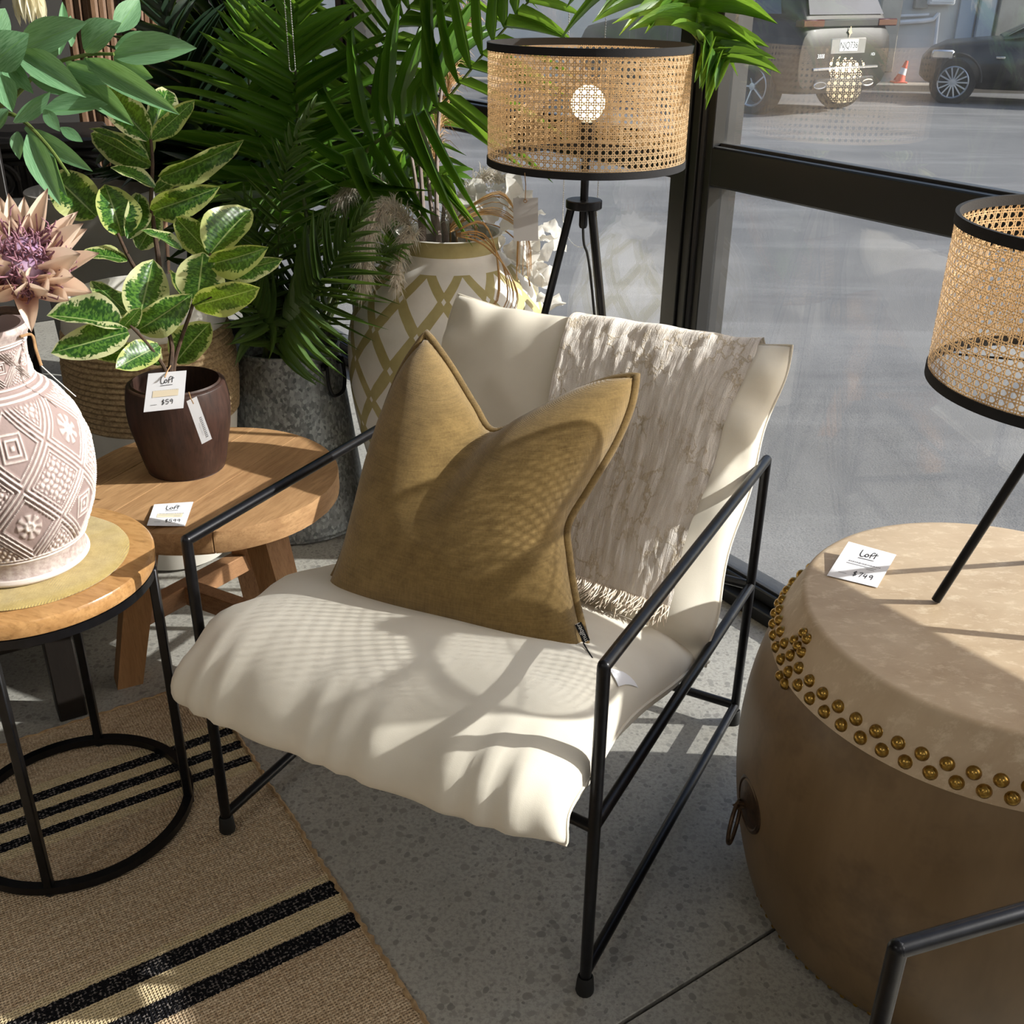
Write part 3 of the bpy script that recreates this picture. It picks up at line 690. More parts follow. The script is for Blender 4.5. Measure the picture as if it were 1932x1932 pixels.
th = thing('throw_pillow', 'olive mustard linen pillow with chopped top on cream armchair seat', 'pillow', (pA + pB) / 2)
V = []; idx = {}; fs = []
def pk(i, j, s_):
    b = i in (0, NB - 1) or j in (0, NB - 1); k_ = (i, j, 0 if b else s_)
    if k_ not in idx:
        idx[k_] = len(V); V.append(coons(i, j) + pn * (0 if b else s_ * pil_T(i / (NB - 1), j / (NB - 1), s_)))
    return idx[k_]
for i in range(NB - 1):
    for j in range(NB - 1):
        fs.append((pk(i, j, 1), pk(i + 1, j, 1), pk(i + 1, j + 1, 1), pk(i, j + 1, 1)))
        fs.append((pk(i, j, -1), pk(i, j + 1, -1), pk(i + 1, j + 1, -1), pk(i + 1, j, -1)))
pb = MB().add(V, fs).build('pillow_body', MAT['olive'], th, ang=0)
loop = cB + cR[1:] + cT[::-1][1:] + cL[::-1][1:-1]
cen = sum(loop, Vector()) / len(loop)
out = []; n = len(loop)
for i in range(n):
    tg = (loop[(i + 2) % n] - loop[i - 2]).normalized(); o_ = tg.cross(pn)
    if o_.dot(loop[i] - cen) < 0 and not (NB + NB < i < 3 * NB - 2): o_ = -o_
    out.append(o_)
MB().tube(loop, .0085, 8, closed=True, flat=1.0).build('flange', MAT['olive_edge'], th, ang=0)
# woven label at the lower right edge with swing string
q0, q1 = pl(1088, 1190, pA, pn), pl(1108, 1222, pA, pn)
q2, q3 = pl(1114, 1218, pA, pn), pl(1100, 1184, pA, pn)
up = pn * .014
qa, qb = pl(1090, 1184, pA, pn) + pn * .022, pl(1106, 1218, pA, pn) + pn * .022
ex = (qb - qa); wid = (pl(1104, 1182, pA, pn) + pn * .022 - qa); wid = wid - ex * (wid.dot(ex) / ex.dot(ex)); nn = ex.cross(wid).normalized()
if nn.dot(CAM - qa) < 0: nn = -nn
lab = MB().prism([(0, 0), (1, 0), (1, 1), (0, 1)], qa, ex, wid, nn, .0012).build('brand_label', MAT['labelblack'], th, label='black woven label')
tm = text_mesh('mulberi', ex.length * .34, .0002); tm.materials.append(MAT['white_ink'])
Mx = frame(qa + ex * .5 + wid * .45 + nn * .0016, ex, nn)
Mx = frame(qa + ex * .5 + wid * .45 + nn * .0016, -ex, nn)
inst('lettering', tm, lab, Mx)
ps = [qb, dep(1120, 1238, 1.36), dep(1130, 1252, 1.35), dep(1122, 1262, 1.36)]
MB().tube(spline([qb, pl(1118, 1236, pA, pn) + pn * .035, pl(1128, 1250, pA, pn) + pn * .045], 12), .0012, 6).build('string', MAT['labelblack'], th)

# ------------------------------------------------------------------ throw over the chair back
def back_uv(px, py, side=1):
    best = None
    for i in range(41):
        for j in range(61):
            u, v = -1 + i / 20, j / 60; q = proj(CF(*back_pt(u, v, side, .008))); e = (q[0] - px) ** 2 + (q[1] - py) ** 2
            if best is None or e < best[0]: best = (e, u, v)
    return best
tl, tr_ = back_uv(1064, 606), back_uv(1425, 662)
bl, br = back_uv(975, 1050), back_uv(1266, 1150)
lm = back_uv(1000, 740); rm = back_uv(1318, 930)
vb_l, vb_r = bl[2], br[2]
ul = lambda v: bl[1] + (tl[1] - bl[1]) * min(1, max(0, (v - bl[2]) / (tl[2] - bl[2] + 1e-6)))
ur = lambda v: br[1] + (tr_[1] - br[1]) * min(1, max(0, (v - br[2]) / (tr_[2] - br[2] + 1e-6)))
NUt, NVt = 80, 110
def throw_pt(i, j, off=.007):
    a = i / NUt; s_ = j / NVt; vb = vb_l * (1 - a) + vb_r * a; Lf = 1 - vb; tot = Lf + .20; x = s_ * tot
    side, v = (1, vb + x) if x <= Lf else (-1, 1 - (x - Lf))
    u = ul(min(v, 1) if side > 0 else 1) * (1 - a) + ur(min(v, 1) if side > 0 else 1) * a
    u += .010 * mnoise.noise(Vector((s_ * 5, a * 2, 2)))
    near = max(0, 1 - abs(x - Lf) / .06)
    sd = max(-1, min(1, (Lf - x) / .025))
    p = back_pt(u, min(v, .9985), side)
    _, nrm = back_mid(min(v, 1))
    w_ = .0035 * mnoise.noise(Vector((a * 26, s_ * 7, 4))) + .0025 * mnoise.noise(Vector((a * 60, s_ * 24, 8)))
    return p + nrm * ((off + .004 + w_) * sd) + Vector((0, .006, .012)) * near ** .5
th = thing('throw_blanket', 'crinkled oatmeal throw with fringe draped over the armchair back', 'blanket', CF(.1, .8, .5))
MB().grid([[CF(*throw_pt(i, j)) for j in range(NVt + 1)] for i in range(NUt + 1)]).build('cloth', MAT['throw'], th, ang=0)
MB().grid([[CF(*throw_pt(i, j, .0035)) for j in range(NVt + 1)] for i in range(NUt + 1)]).build('cloth_underlayer', MAT['throw'], th, ang=0)
fr_ = MB()
for k in range(190):
    a = k / 189 * NUt; i = min(int(a), NUt - 1); p = Vector(throw_pt(i, 0)).lerp(Vector(throw_pt(i + 1, 0)), a - i)
    q = Vector(throw_pt(i, 4)); dn = (p - q).normalized(); ln = random.uniform(.022, .05)
    jit = Vector((random.uniform(-.012, .012), random.uniform(-.01, .004), random.uniform(-.003, .006)))
    nv_ = Vector((0, -.79, .61)); jit.z = abs(jit.z); path = [p, p + dn * ln * .35 + jit * .4 + nv_ * .008, p + dn * ln * .6 + jit * .8 + nv_ * .018 + Vector((0, -.006, 0)), p + dn * ln * .75 + jit * 1.4 + nv_ * .024 + Vector((0, -.016, 0))]
    fr_.tube([CF(*x) for x in spline(path, 6)], [.0015, .0015, .0014, .0012, .001, .0005], 4)
fr_.build('fringe', MAT['fringe'], th, kind='stuff')

# ------------------------------------------------------------------ drum
DC = Vector((.731, 1.328, 0))
dprof = [(.300, 0), (.322, .035), (.345, .12), (.358, .20), (.363, .28), (.358, .36), (.345, .43), (.327, .485), (.315, .515), (.300, .545)]
def drum_r(z):
    for (r0, z0), (r1, z1) in zip(dprof, dprof[1:]):
        if z0 <= z <= z1: return r0 + (r1 - r0) * (z - z0) / (z1 - z0)
    return .3
th = thing('drum_table', 'tan barrel drum side table with brass studs and ring handle', 'drum', DC)
P3 = spline([(r, 0, z) for r, z in dprof], 40)
MB().lathe([(0, .002), (.29, .002)] + [(p.x, p.z) for p in P3] + [(.2, .545), (0, .545)], 128, DC).build('barrel', MAT['drum'], th)
hp = [(drum_r(.472) + .0008, .472), (drum_r(.472) + .003, .4725)] + [(drum_r(z) + .004, z) for z in (.48, .49, .50, .51, .52, .53)] + [(.3015, .548), (.2985, .5555), (.295, .559), (.288, .560), (.2, .560), (0, .560)]
MB().lathe(hp, 128, DC).build('drumhead', MAT['hide'], th)
sm = MB().lathe([(0, .0075), (.003, .0072), (.006, .0054), (.0078, .0025), (.0082, 0), (.0088, -.0005), (.0088, -.002)], 14, (0, 0, 0)).mesh('stud'); sm.materials.append(MAT['brass'])
def stud(ang, z, sc=1.0, nm='stud'):
    r = drum_r(z) + (.0042 if z > .46 else .0006); dz = .01; sl = (drum_r(z + dz) - drum_r(z - dz)) / (2 * dz)
    nrm = Vector((math.cos(ang), math.sin(ang), -sl)).normalized(); tg = Vector((-math.sin(ang), math.cos(ang), 0))
    M = frame(DC + Vector((r * math.cos(ang), r * math.sin(ang), z)), tg, nrm) @ Matrix.Diagonal((sc, sc, sc, 1)); inst(nm, sm, th, M)
NS = 64
for k in range(NS):
    a = 2 * PI * k / NS; stud(a, .504, 1.12); stud(a + PI / NS, .4865, 1.12)
for (da, z) in ((0, .521), (.052, .521), (-.052, .521), (.026, .538), (-.026, .538), (0, .470), (.06, .470)):
    stud(R(186) + da * .95, z)
for k in range(90): stud(2 * PI * k / 90, .018, .55)
ha, hz = R(188), .24; hr = drum_r(hz); hn = Vector((math.cos(ha), math.sin(ha), 0)); ht = Vector((-math.sin(ha), math.cos(ha), 0))
hc = DC + hn * (hr - .002) + Vector((0, 0, hz)); HM = Matrix((ht, Vector((0, 0, 1)), hn)).transposed()
if HM.determinant() < 0: HM = Matrix((-ht, Vector((0, 0, 1)), hn)).transposed()
rg = MB().lathe([(.046, 0), (.0455, .003), (.041, .0045), (.038, .003), (.033, .005), (.02, .009), (.008, .011), (0, .011)], 32, hc, M=HM).build('ring_plate', MAT['iron'], th)
MB().tube([hc + hn * .008 + Vector((0, 0, .0)), hc + hn * .02 + Vector((0, 0, .004)), hc + hn * .026, hc + hn * .02 - Vector((0, 0, .006)), hc + hn * .010 - Vector((0, 0, .004))], .0032, 8).build('staple', MAT['iron'], rg)
rc = hc + hn * .0225 - Vector((0, 0, .034)); rt = (ht * .75 + hn * .5).normalized()
MB().tube([rc + (rt * math.cos(a) + Vector((0, 0, 1)) * math.sin(a)) * .034 for a in [2 * PI * i / 28 for i in range(28)]], .0034, 8, closed=True).build('ring', MAT['iron'], rg)

# ------------------------------------------------------------------ lamps
def cane_shade(th, c, r, h, light='bulb_light'):
    n = 96; p = 2 * PI * r / n; z0, z1 = c.z - h / 2 + .004, c.z + h / 2 - .004; rows = (z1 - z0) / p
    mb = MB(); hw = p * .07
    def ribbon(pts):                                   # pts: list of (angle, z, dr, halfwidth dir angle)
        vs = []
        for a, z, dr, da, dz in pts:
            for s_ in (-1, 1):
                aa, zz = a + s_ * da, z + s_ * dz; rr = r + dr
                vs.append((c.x + rr * math.cos(aa), c.y + rr * math.sin(aa), zz))
        m = len(pts); mb.add(vs, [(2 * i, 2 * i + 1, 2 * i + 3, 2 * i + 2) for i in range(m - 1)])
    st = 2 * PI / n
    for k in range(n):
        for o_ in (-.14, .14):
            a = (k + o_) * st; m = int(rows * 2)
            ribbon([(a, z0 + (z1 - z0) * i / m, .0003 * (-1) ** i, hw / r, 0) for i in range(m + 1)])
    for j in range(int(rows) + 1):
        for o_ in (-.14, .14):
            z = z0 + (j + o_) * p
            if z0 - .001 <= z <= z1: ribbon([(i * st / 2, z, .0006 + .0003 * (-1) ** i, 0, hw) for i in range(2 * n + 1)])
    for sg in (-1, 1):
        for k in range(n):
            m = int(rows * 2); pts = []
            for i in range(m + 1):
                z = z0 + (z1 - z0) * i / m; a = (k + .5) * st + sg * (z - z0) / p * st
                pts.append((a, z, .0012, hw * .75 / r * .7, -sg * hw * .7 * .75))
            ribbon(pts)
    sh = mb.build('cane_weave', MAT['cane'], th, ang=0, kind='stuff')
    for z, zs in ((c.z - h / 2, -1), (c.z + h / 2, 1)):
        MB().lathe([(r - .0022, z + .012 * (zs < 0) - .012 * (zs > 0)), (r - .0026, z), (r + .0028, z), (r + .0028, z + (.014 if zs < 0 else -.014)), (r - .0022, z + (.014 if zs < 0 else -.014)), (r - .0022, z + .012 * (zs < 0) - .012 * (zs > 0))], 96, (c.x, c.y, 0)).build('shade_band', MAT['band'], th)
    zsp = c.z - h / 2 + .012
    for k in range(3):
        a = 2 * PI * k / 3 + .4
        MB().tube([(c.x + .012 * math.cos(a), c.y + .012 * math.sin(a), zsp + .02), (c.x + (r - .003) * math.cos(a), c.y + (r - .003) * math.sin(a), zsp)], .0016, 6).build('spider_arm', MAT['blackmetal'], th)
    MB().lathe([(0, zsp), (.016, zsp), (.018, zsp + .03), (.017, zsp + .065), (.014, zsp + .07), (0, zsp + .07)], 20, (c.x, c.y, 0)).build('bulb_socket', MAT['blackmetal'], th)
    bz = zsp + .105
    MB().ball((c.x, c.y, bz), .034, 20, 12).build('bulb', MAT['bulb'], th, label='warm glowing round bulb')
    L = bpy.data.lights.new(light, 'POINT'); L.energy = 1.6; L.color = (1, .72, .42); L.shadow_soft_size = .034
    lo = bpy.data.objects.new(light, L); COL.objects.link(lo); lo.parent = th; lo.location = Vector((c.x, c.y, bz + .045)) - BASE[th.name]
LC = Vector((.142, 2.272, 0)); mt = MAT['blackmetal']
th = thing('floor_lamp', 'black tripod floor lamp with round cane shade behind the armchair', 'lamp', LC, 'cane shade lamps')
SHR, SHH = .200, .228
cane_shade(th, LC + Vector((0, 0, 1.158)), SHR, SHH)
MB().tube([LC + Vector((0, 0, .93)), LC + Vector((0, 0, 1.08))], .0085, 12).build('pole', mt, th)
MB().lathe([(0, .955), (.036, .955), (.038, .957), (.038, .971), (.036, .973), (0, .973)], 36, LC).build('tripod_plate', mt, th)
MB().lathe([(0, .915), (.007, .915), (.009, .92), (.009, .955), (0, .955)], 16, LC).build('cord_grip', mt, th)
for a in (R(170), R(50), R(-52)):
    e = Vector((math.cos(a), math.sin(a), 0)); MB().tube([LC + e * .026 + Vector((0, 0, .956)), LC + e * .235 + Vector((0, 0, .004))], [.0085, .0075], 12).build('leg', mt, th)
MB().tube(spline([LC + Vector((0, 0, .915)), LC + Vector((.004, .003, .88)), LC + Vector((.018, .006, .83)), LC + Vector((.05, -.04, .6)), LC + Vector((.10, -.1, .3)), LC + Vector((.14, -.17, .05)), LC + Vector((.3, -.2, .006))], 30), .0028, 8).build('power_cord', MAT['rubber'], th)
# swing tag on the shade of the floor lamp
tg = thing('swing_tag', 'blank grey swing tag hanging from the floor lamp shade', 'tag', dep(991, 335, 2.02))
TL = [dep(968, 374, 2.03), dep(1015, 373, 2.03), dep(1014, 455, 2.05), dep(969, 455, 2.05)]
G = MB(); nrm = (TL[1] - TL[0]).cross(TL[3] - TL[0]).normalized(); G.prism([(0, 0), (1, 0), (1, 1), (0, 1)], TL[0], TL[1] - TL[0], TL[3] - TL[0], nrm, .0012).build('card', MAT['greycard'], tg)
MB().tube([dep(990, 326, 2.03), dep(992, 350, 2.03), dep(991, 378, 2.028)], .0009, 6).build('string', MAT['string'], tg)
MB().tube([dep(991, 379, 2.027) + Vector((.003 * math.cos(a), 0, .003 * math.sin(a))) for a in [2 * PI * i / 10 for i in range(10)]], .0008, 6, closed=True).build('eyelet', MAT['string'], tg)

L2 = Vector((.768, 1.362, .560))
th = thing('table_lamp', 'short black tripod lamp with cane shade standing on the drum', 'lamp', L2, 'cane shade lamps')
cane_shade(th, L2 + Vector((0, 0, .445)), SHR, .222, 'bulb_light_offscreen')
MB().tube([L2 + Vector((0, 0, .30)), L2 + Vector((0, 0, .37))], .008, 12).build('pole', mt, th)
MB().lathe([(0, .318), (.034, .318), (.036, .320), (.036, .331), (.034, .333), (0, .333)], 36, L2).build('tripod_plate', mt, th)
for a in (R(182), R(62), R(-58)):
    e = Vector((math.cos(a), math.sin(a), 0)); MB().tube([L2 + e * .022 + Vector((0, 0, .320)), L2 + e * .138 + Vector((0, 0, .0035))], [.0075, .0068], 12).build('leg', mt, th)

# ------------------------------------------------------------------ price cards
GL = {'5': [[(1, 1), (.1, 1), (.05, .55), (.7, .62), (1, .32), (.6, 0), (0, .08)]], '9': [[(1, .72), (.6, 1), (.1, .82), (.3, .5), (.95, .66), (.85, 0)]],
      '7': [[(0, .92), (1, 1), (.45, 0)]], '4': [[(.2, 1), (0, .45), (1, .5)], [(.75, .95), (.68, 0)]],
      '$': [[(.95, .85), (.25, .88), (.2, .55), (.85, .45), (.8, .12), (.05, .15)], [(.55, 1.15), (.45, -.15)]]}
LOFT = [[(.36, .88), (.355, .76), (.385, .70), (.43, .705), (.46, .76)], [(.50, .80), (.465, .785), (.46, .735), (.495, .715), (.525, .75), (.50, .80)],
        [(.565, .70), (.57, .83), (.60, .875), (.63, .86)], [(.54, .785), (.62, .79)], [(.655, .875), (.65, .71)], [(.61, .815), (.70, .83)]]
def price_card(C4, price, label, tint=False, name='price_card', bend=0., hang=None, only_small=False):
    C4 = [Vector(p) for p in C4]                      # tl, tr, br, bl
    nrm = (C4[1] - C4[0]).cross(C4[0] - C4[3]).normalized()
    if nrm.dot(CAM - C4[0]) < 0: nrm = -nrm
    def bp(x, y, o_=0.):
        p = C4[3].lerp(C4[2], x).lerp(C4[0].lerp(C4[1], x), y); return p + nrm * (o_ + bend * (4 * (y - .5) ** 2 - 1) * -1)
    th = thing(name, label, 'price card' if not only_small else 'tag', (C4[2] + C4[3]) / 2, None)
    mb = MB(); g = 8
    mb.grid([[bp(i / g, j / g, .0006) for j in range(g + 1)] for i in range(g + 1)]); mb.grid([[bp(i / g, j / g, 0) for j in range(g + 1)] for i in range(g, -1, -1)])
    cd_ = mb.build('card', MAT['paper'], th, ang=0)
    def strokes(nm, ls, wd, m):
        b = MB()
        for l in ls:
            pts = spline([(x, y, 0) for x, y in l], max(2, len(l) * 4)) if len(l) > 2 else [Vector((*p, 0)) for p in l]
            vs = []
            for i, p in enumerate(pts):
                t_ = pts[min(i + 1, len(pts) - 1)] - pts[max(i - 1, 0)]; q = Vector((-t_.y, t_.x, 0)).normalized() * wd
                vs += [bp(p.x + q.x, p.y + q.y, .0011), bp(p.x - q.x, p.y - q.y, .0011)]
            b.add(vs, [(2 * i, 2 * i + 1, 2 * i + 3, 2 * i + 2) for i in range(len(pts) - 1)])
        b.build(nm, m, cd_, ang=0)
    if only_small:
        strokes('small_print', [[(.62, .10 + .02 * i), (.80, .10 + .02 * i)] for i in range(0, 24, 2)] + [[(.42, .15), (.42, .45)]], .012, MAT['greyink'])
        return th
    if tint: strokes('print_strip', [[(.18, .44), (.84, .44)]], .085, MAT['ambertint'])
    strokes('logo_lettering', LOFT, .009, MAT['ink']); strokes('logo_underline', [[(.35, .645), (.67, .655)]], .006, MAT['ink'])
    dashes = []; x = .22
    random.seed(len(label))
    while x < .84: w_ = random.uniform(.012, .05); dashes.append([(x, .515), (min(.86, x + w_), .515)]); x += w_ + .012
    strokes('small_print', dashes, .014, MAT['greyink']); strokes('small_print', [[(.20, .45), (.80, .45)], [(.62, .40), (.78, .40)], [(.16, .16), (.32, .16)]], .006, MAT['greyink'])
    x = .44; ds = []
    for ch in price:
        w_ = .065
        for l in GL[ch]: ds.append([(x + px * w_, .15 + py * .12) for px, py in l])
        x += .105
    strokes('price_lettering', ds, .008, MAT['ink'])
    return th
price_card([at(1601, 1022, .580), at(1691, 1047, .574), at(1655, 1109, .5612), at(1560, 1086, .5612)], '$749', 'white handwritten price card lying on the drum top')
# ------------------------------------------------------------------ rug
RK = Vector((-.671, 1.907, 0)); RE1 = Vector((.55, -.835, 0)).normalized(); RE2 = Vector((-RE1.y * -1, 0, 0)); RE2 = Vector((-.835, -.55, 0)).normalized()
def RP(x, y, z): return RK + RE2 * x + RE1 * y + Vector((0, 0, z))      # x from the right selvedge, y metres from the far edge
RUGW, RUGL = 1.55, 1.95
th = thing('rug', 'natural jute rug with black stripes under the round side table', 'rug', RP(RUGW / 2, RUGL / 2, 0))
nx, ny = 60, 90; G = []
for i in range(nx + 1):
    row = []
    for j in range(ny + 1):
        x, y = RUGW * i / nx, RUGL * j / ny
        wob = .004 * mnoise.noise(Vector((y * 9, 0, 0))) * (i == 0) + .0
        row.append(RP(x + wob, y + (.003 * mnoise.noise(Vector((x * 12, 3, 0))) if j == 0 else 0), .0055 + .0008 * mnoise.noise(Vector((x * 14, y * 14, 0)))))
    G.append(row)
mb = MB().grid(G); mb.uv = [(RUGW * i / nx, RUGL * j / ny) for i in range(nx + 1) for j in range(ny + 1)]
top = mb.build('weave', MAT['rug'], th, ang=0)
if top.data.polygons[0].normal.z < 0: top.data.flip_normals()
b = MB(); b.add([RP(0, 0, .001), RP(RUGW, 0, .001), RP(RUGW, RUGL, .001), RP(0, RUGL, .001)], [(0, 1, 2, 3)]).build('backing', MAT['jutecord'], th)
edge = [RP(.0015 * math.sin(k * 1.7) + .004 * mnoise.noise(Vector((k * RUGL / 260 * 9, 0, 0))), RUGL * k / 260, .0045 + .0008 * math.sin(k * 2.3)) for k in range(261)]
MB().tube(edge, [.0042 + .0012 * math.sin(k * 1.9) for k in range(261)], 6).build('selvedge', MAT['jutecord'], th)
MB().tube([RP(RUGW * k / 160, .002 * math.sin(k * 1.3), .0045) for k in range(161)], [.0035 + .001 * math.sin(k * 2.1) for k in range(161)], 6).build('selvedge', MAT['jutecord'], th)

# ------------------------------------------------------------------ round side table (metal frame)
TC = Vector((-.787, 1.497, 0)); TR = .2015; TZ = .535; RZ = .0065
th = thing('side_table', 'small round side table with wooden top and black ring frame on the rug', 'side table', TC)
P = [(0, TZ - .028), (TR - .004, TZ - .028), (TR - .001, TZ - .026), (TR, TZ - .022), (TR, TZ - .005), (TR - .003, TZ - .001), (TR - .007, TZ), (0, TZ)]
MB().lathe(P, 96, TC).build('table_top', MAT['tablewood'], th)
def ringbar(r0, r1, z0, z1): return MB().lathe([(r1, z0), (r1, z1), (r0, z1), (r0, z0), (r1, z0)], 96, TC)
ringbar(TR - .016, TR - .001, TZ - .043, TZ - .0285).build('top_ring', MAT['blackmetal'], th)
ringbar(TR - .014, TR + .002, RZ + .003, RZ + .018).build('base_ring', MAT['blackmetal'], th)
for a in (-83, 9, 99, 189):
    e = Vector((math.cos(R(a)), math.sin(R(a)), 0)); q = TC + e * (TR - .006)
    MB().bar(q + Vector((0, 0, RZ)), q + Vector((0, 0, TZ - .03)), .015, .015, up=(e.x, e.y, 0)).build('leg', MAT['blackmetal'], th)
    MB().lathe([(0, RZ), (.009, RZ), (.009, RZ + .004), (0, RZ + .004)], 12, q).build('rubber_foot', MAT['rubber'], th)
# felt mat
mb = MB(); n = 120; prof = [(0, TZ + .004), (.08, TZ + .0045), (.14, TZ + .0042), (.158, TZ + .0038), (.163, TZ + .002), (.162, TZ + .0005)]
mb.lathe(prof, n, TC)
mb.v = [tuple(Vector(p) + Vector((0, 0, .0006 * mnoise.noise(Vector(p) * 40))) + (Vector(p) - TC).normalized() * (.0015 * mnoise.noise(Vector(p) * 25))) for p in mb.v]
tag(mb.build('felt_mat', MAT['felt'], base=TC + Vector((0, 0, TZ))), 'round olive felt mat under the carved vase', 'mat')
# carved vase
VZ = TZ + .0048
vp = spline([(.094, 0, 0), (.099, 0, .006), (.096, 0, .020), (.100, 0, .040), (.118, 0, .085), (.131, 0, .145), (.130, 0, .195), (.116, 0, .245), (.092, 0, .280), (.073, 0, .297), (.067, 0, .312), (.064, 0, .335), (.067, 0, .358), (.073, 0, .372), (.076, 0, .380), (.073, 0, .386)], 360)
th = thing('carved_vase', 'whitewashed clay vase carved with diamond lattice on the felt mat', 'vase', TC + Vector((0, 0, VZ)))
NA = 560; zz = np.array([p.z for p in vp]); rr = np.array([p.x for p in vp]); A = np.linspace(0, 2 * PI, NA, endpoint=False)
AA, ZZ = np.meshgrid(A, zz); RR = np.repeat(rr[:, None], NA, 1)
def lattice(U, Vv):
    a = (U + Vv) % 1; b = (U - Vv) % 1; par = (np.floor(U + Vv) + np.floor(U - Vv)) % 2
    da = np.minimum(a, 1 - a); db = np.minimum(b, 1 - b); d = np.minimum(da, db)
    ridge = np.exp(-((d - .045) / .018) ** 2) + np.exp(-((d - .125) / .013) ** 2) * .8
    inside = (d > .17)
    peb = np.abs(np.sin(a * PI * 9 + .4 * np.sin(b * 30)) * np.sin(b * PI * 9 + .4 * np.sin(a * 26))) ** .7
    q = np.abs(a - .5) + np.abs(b - .5); rings = np.exp(-((q - .18) / .03) ** 2) + np.exp(-((q - .30) / .03) ** 2) * .8 + np.exp(-(q / .06) ** 2)
    flo = np.exp(-((np.hypot(a - .5, b - .5) - .08) / .025) ** 2) + .7 * np.abs(np.cos(np.arctan2(a - .5, b - .5) * 4)) * (np.hypot(a - .5, b - .5) < .26)
    fill = np.where(par < .5, peb * .75, np.where((np.floor(U + Vv) % 2) < .5, rings * .8, flo * .7))
    return np.clip(np.where(inside, fill, ridge), 0, 1)
U = AA / (2 * PI) * 8 + .2; Vv = (ZZ - .045) / .125
rel = lattice(U, Vv) * np.clip((ZZ - .045) / .006, 0, 1) * np.clip((.284 - ZZ) / .006, 0, 1)
Un = AA / (2 * PI) * 9; Vn = (ZZ - .305) / .055
reln = lattice(Un, Vn) * np.clip((ZZ - .303) / .004, 0, 1) * np.clip((.356 - ZZ) / .004, 0, 1)
band = sum(np.exp(-((ZZ - z) / .0016) ** 2) for z in (.047, .042, .287, .293, .301, .3595, .364))
nzr = .03 * np.sin(AA * 31 + ZZ * 300) * np.sin(AA * 17 - ZZ * 410)
rel = np.clip(rel + reln + band * .8 + np.where(ZZ < .012, .8, 0) + np.where((ZZ < .041) | (ZZ > .366), .35 + nzr, 0), 0, 1)
RR2 = RR + rel * .0042
VX = np.stack([TC.x + RR2 * np.cos(AA), TC.y + RR2 * np.sin(AA), VZ + ZZ], -1).reshape(-1, 3)
mb = MB(); nz_ = len(zz); I = np.arange(nz_ - 1)[:, None] * NA + np.arange(NA)[None, :]; J = np.arange(nz_ - 1)[:, None] * NA + (np.arange(NA)[None, :] + 1) % NA
F = np.stack([I, J, J + NA, I + NA], -1).reshape(-1, 4)
mb.v = [tuple(p) for p in VX.tolist()]; mb.f = [tuple(f) for f in F.tolist()]; mb.uv = [(0, 0)] * len(mb.v)
o = mb.build('body', MAT['carved'], th, ang=0)
at_ = o.data.attributes.new('relief', 'FLOAT', 'POINT'); at_.data.foreach_set('value', rel.reshape(-1).astype(np.float32))
MB().lathe([(.074, .386), (.066, .384), (.060, .372), (.056, .34), (.06, .30), (.08, .27), (.11, .2), (.09, .05), (0, .02)], 64, TC + Vector((0, 0, VZ))).build('inner_wall', MAT['carved'], th)
st = MB().tube(spline([TC + Vector((.077, -.02, VZ + .374)), dep(60, 632, 1.55), dep(68, 660, 1.55), dep(78, 690, 1.55)], 14), .0022, 6).build('jute_tie', MAT['string'], th)
MB().tube([dep(78, 690, 1.55), dep(105, 715, 1.56), dep(143, 748, 1.58)], .0009, 5).build('thread', MAT['silverstring'], th)

# ------------------------------------------------------------------ leaves
def leaf_mesh(name, mat, wf, fold=.25, curl=.25, nU=9, nV=4, wave=.0):
    mb = MB(); G = []
    for i in range(nU + 1):
        x = i / nU; w_ = wf(x); row = []
        for j in range(nV + 1):
            v = j / nV * 2 - 1
            row.append((x, v * w_, -curl * x * x + fold * abs(v) * w_ + wave * math.sin(x * 11 + v * 3) * abs(v) * w_))
        G.append(row)
    me = mb.grid(G).mesh(name, ang=0); me.materials.append(mat); return me
ov = lambda x: .5 * (math.sin(PI * min(1, x * .985 + .015) ** .85) ** .62) * (1 if x < .93 else 1 - (x - .93) / .07 * .9)
la = lambda x: .5 * math.sin(PI * min(1, max(.02, x)) ** .9) ** .9 + .012
pt = lambda x: .5 * (min(1, x * 5 + .12) ** .5) * (max(0, 1 - x ** 2.6)) ** .8 + .008
VARI = [leaf_mesh('leaf', MAT['vari'], ov, f_, c_, 10, 6, w_) for f_, c_, w_ in ((.2, .12, .05), (.35, .25, .1), (.1, .05, .08), (.5, .18, .06))]
EUCA = [leaf_mesh('leaf', MAT['euca'], la, f_, c_, 9, 4) for f_, c_ in ((.2, .12), (.35, .22), (.05, .05), (.28, -.08))]
def px_leaf(th, meshes, b, tp, wpx, t0, t1, roll=0.0, name='leaf'):
    B, T = dep(*b, t0), dep(*tp, t1); x = T - B; L = x.length; w_ = wpx / FPX * (t0 + t1) / 2
    vd = (CAM - B).normalized(); z = Matrix.Rotation(roll, 3, x.normalized()) @ (vd + Vector((0, 0, .55))).normalized()
    M = frame(B, x, z) @ Matrix.Diagonal((L, w_, L, 1)); return inst(name, random.choice(meshes), th, M)
def px_tube(th, name, mat, pts, r0, r1, n=16, seg=8):
    q = spline([dep(*p) for p in pts], n); return MB().tube(q, [r0 + (r1 - r0) * i / (n - 1) for i in range(n)], seg).build(name, mat, th)

